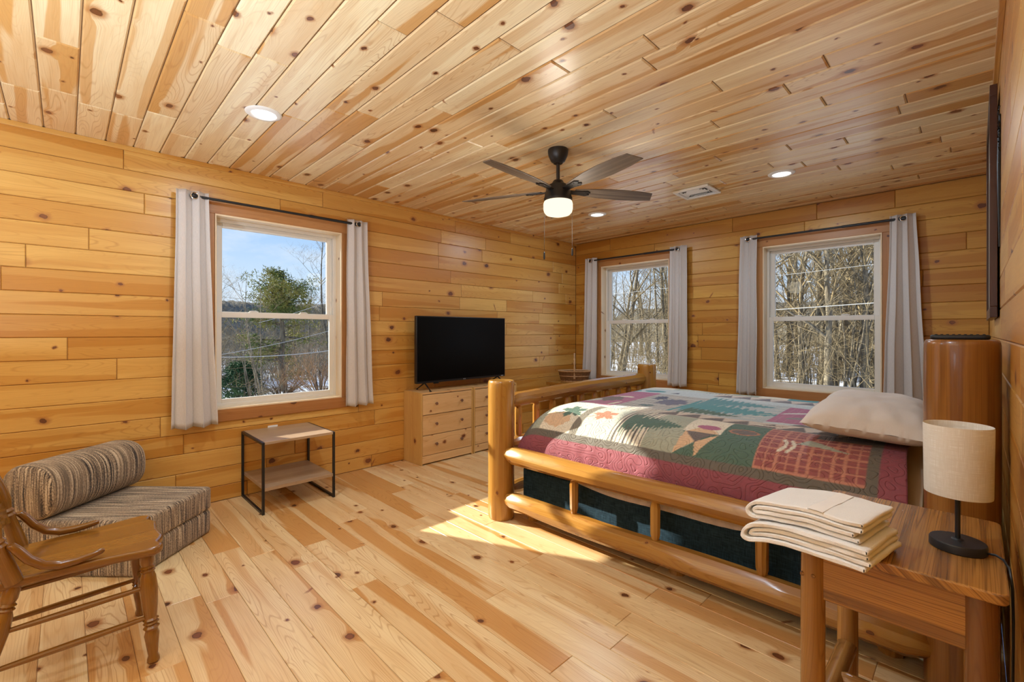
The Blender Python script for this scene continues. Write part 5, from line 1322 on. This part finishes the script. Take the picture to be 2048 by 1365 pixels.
for k in range(20): bough(R.uniform(3.1, 4.4), R.uniform(0, 6.28), R.uniform(0.8, 1.55), R.uniform(0.1, 0.6), 4)
for k in range(8): bough(R.uniform(4.3, 5.1), R.uniform(0, 6.28), R.uniform(0.3, 0.8), R.uniform(0.3, 1.0), 3)
for k in range(15): bough(R.uniform(0.5, 3.0), R.uniform(0, 6.28), R.uniform(1.0, 1.7), R.uniform(-0.15, 0.15), 2)
for k in range(5): bough(R.uniform(1.4, 3.0), rad(250)+R.uniform(-.5, .5), R.uniform(1.2, 1.7), R.uniform(-0.1, 0.2), 3)
mb.build('trunk', M['bark'], r, angle=180); lf.build('needles', M['needle'], r, smooth=False)
def shrub(x, y, rx, rz_, mat, label, seed, n=900):
    r = empty('evergreen_shrub' if mat is M['shrubleaf'] else 'bare_shrub', (x, y, gz(x, y)-0.05), 0, label, 'shrub'); R = random.Random(seed)
    st = MB(seed); lf = MB(seed+1)
    for k in range(14):
        a = R.uniform(0, 6.28); st.tube([(0, 0, 0), (math.cos(a)*rx*.4, math.sin(a)*rx*.4, rz_*0.5), (math.cos(a)*rx*.8, math.sin(a)*rx*.8, rz_*R.uniform(.6, 1))], [0.03, 0.02, 0.008], 4, cap=False)
    st.build('stems', M['bark'], r)
    if mat is M['shrubleaf']:
        for k in range(n//6):
            a = R.uniform(0, 6.28); q = R.random()**0.5; h = R.random(); w = rx*q*(1-0.75*h**1.5); needles(lf, (math.cos(a)*w, math.sin(a)*w, 0.1+h*rz_), 0.16, R, 12)
        lf.build('foliage', mat, r, smooth=False)
    else:
        for k in range(60):
            a = R.uniform(0, 6.28); branch(lf, Vector((0, 0, 0.05)), Vector((math.cos(a), math.sin(a), R.uniform(.3, 1.4))).normalized(), rz_*R.uniform(.7, 1.1), 0.012, 2, R, 4, 3)
        lf.build('twigs', mat, r, angle=180)
shrub(-20.0, 4.85, 0.95, 1.35, M['shrubleaf'], 'dark green evergreen shrub in the snow beyond the garden window', 310, 2400)
M['rustwig'] = bark('rust_twigs', (0.24, 0.13, 0.06), (0.36, 0.22, 0.12))
shrub(-17.5, 6.95, 1.3, 2.1, M['rustwig'], 'large russet bare shrub right of the pine trunk', 320)
shrub(-13.2, 3.1, 0.7, 0.75, M['rustwig'], 'low russet shrub in the snow at the window corner', 330)
shrub(-18.5, 5.9, 1.1, 1.0, M['rustwig'], 'low russet shrub at the foot of the pine', 340)

def cable(p0, p1, sag, rr, label):
    p0, p1 = Vector(p0), Vector(p1); mb = MB(); pts = []
    for k in range(41): t_ = k/40; p = p0.lerp(p1, t_); p.z -= sag*4*t_*(1-t_); pts.append(p)
    mb.tube(pts, rr, 6); tag(mb.build('utility_cable', M['wire'], None), label, 'cable')
import math as _m
_F = Vector((-_m.sin(_m.atan(926/910)), _m.cos(_m.atan(926/910)), 0)); _R = Vector((_F.y, -_F.x, 0))
def atY(px, py, Y): v = _F+_R*((px-1024)/910)+Vector((0, 0, (665-py)/910)); t_ = Y/v.y; return Vector((0, 0, CAM_H))+v*t_
def atX(px, py, X): v = _F+_R*((px-1024)/910)+Vector((0, 0, (665-py)/910)); t_ = X/v.x; return Vector((0, 0, CAM_H))+v*t_
def long_cable(a, b, ext0, ext1, sag, rr, label): d = b-a; cable(a-d*ext0, b+d*ext1, sag, rr, label)
long_cable(atY(1222, 586, 11), atY(1750, 525, 11), 0.6, 0.5, 0.05, 0.004, 'thin utility cable crossing both windows behind the bed, the upper one')
long_cable(atY(1558, 618, 11), atY(1750, 604, 11), 1.0, 1.5, 0.02, 0.008, 'pale utility cable crossing the window behind the pillow')
long_cable(atX(440, 707, -12), atX(650, 690, -12), 0.3, 0.8, 0.18, 0.008, 'pale utility cable crossing low in the garden window')
long_cable(atX(520, 688, -12), atX(650, 658, -12), 0.8, 0.8, 0.10, 0.005, 'thin utility cable crossing mid height in the garden window')
long_cable(atX(600, 616, -12), atX(650, 598, -12), 1.5, 2.0, 0.10, 0.005, 'thin utility cable crossing the upper sash of the garden window')
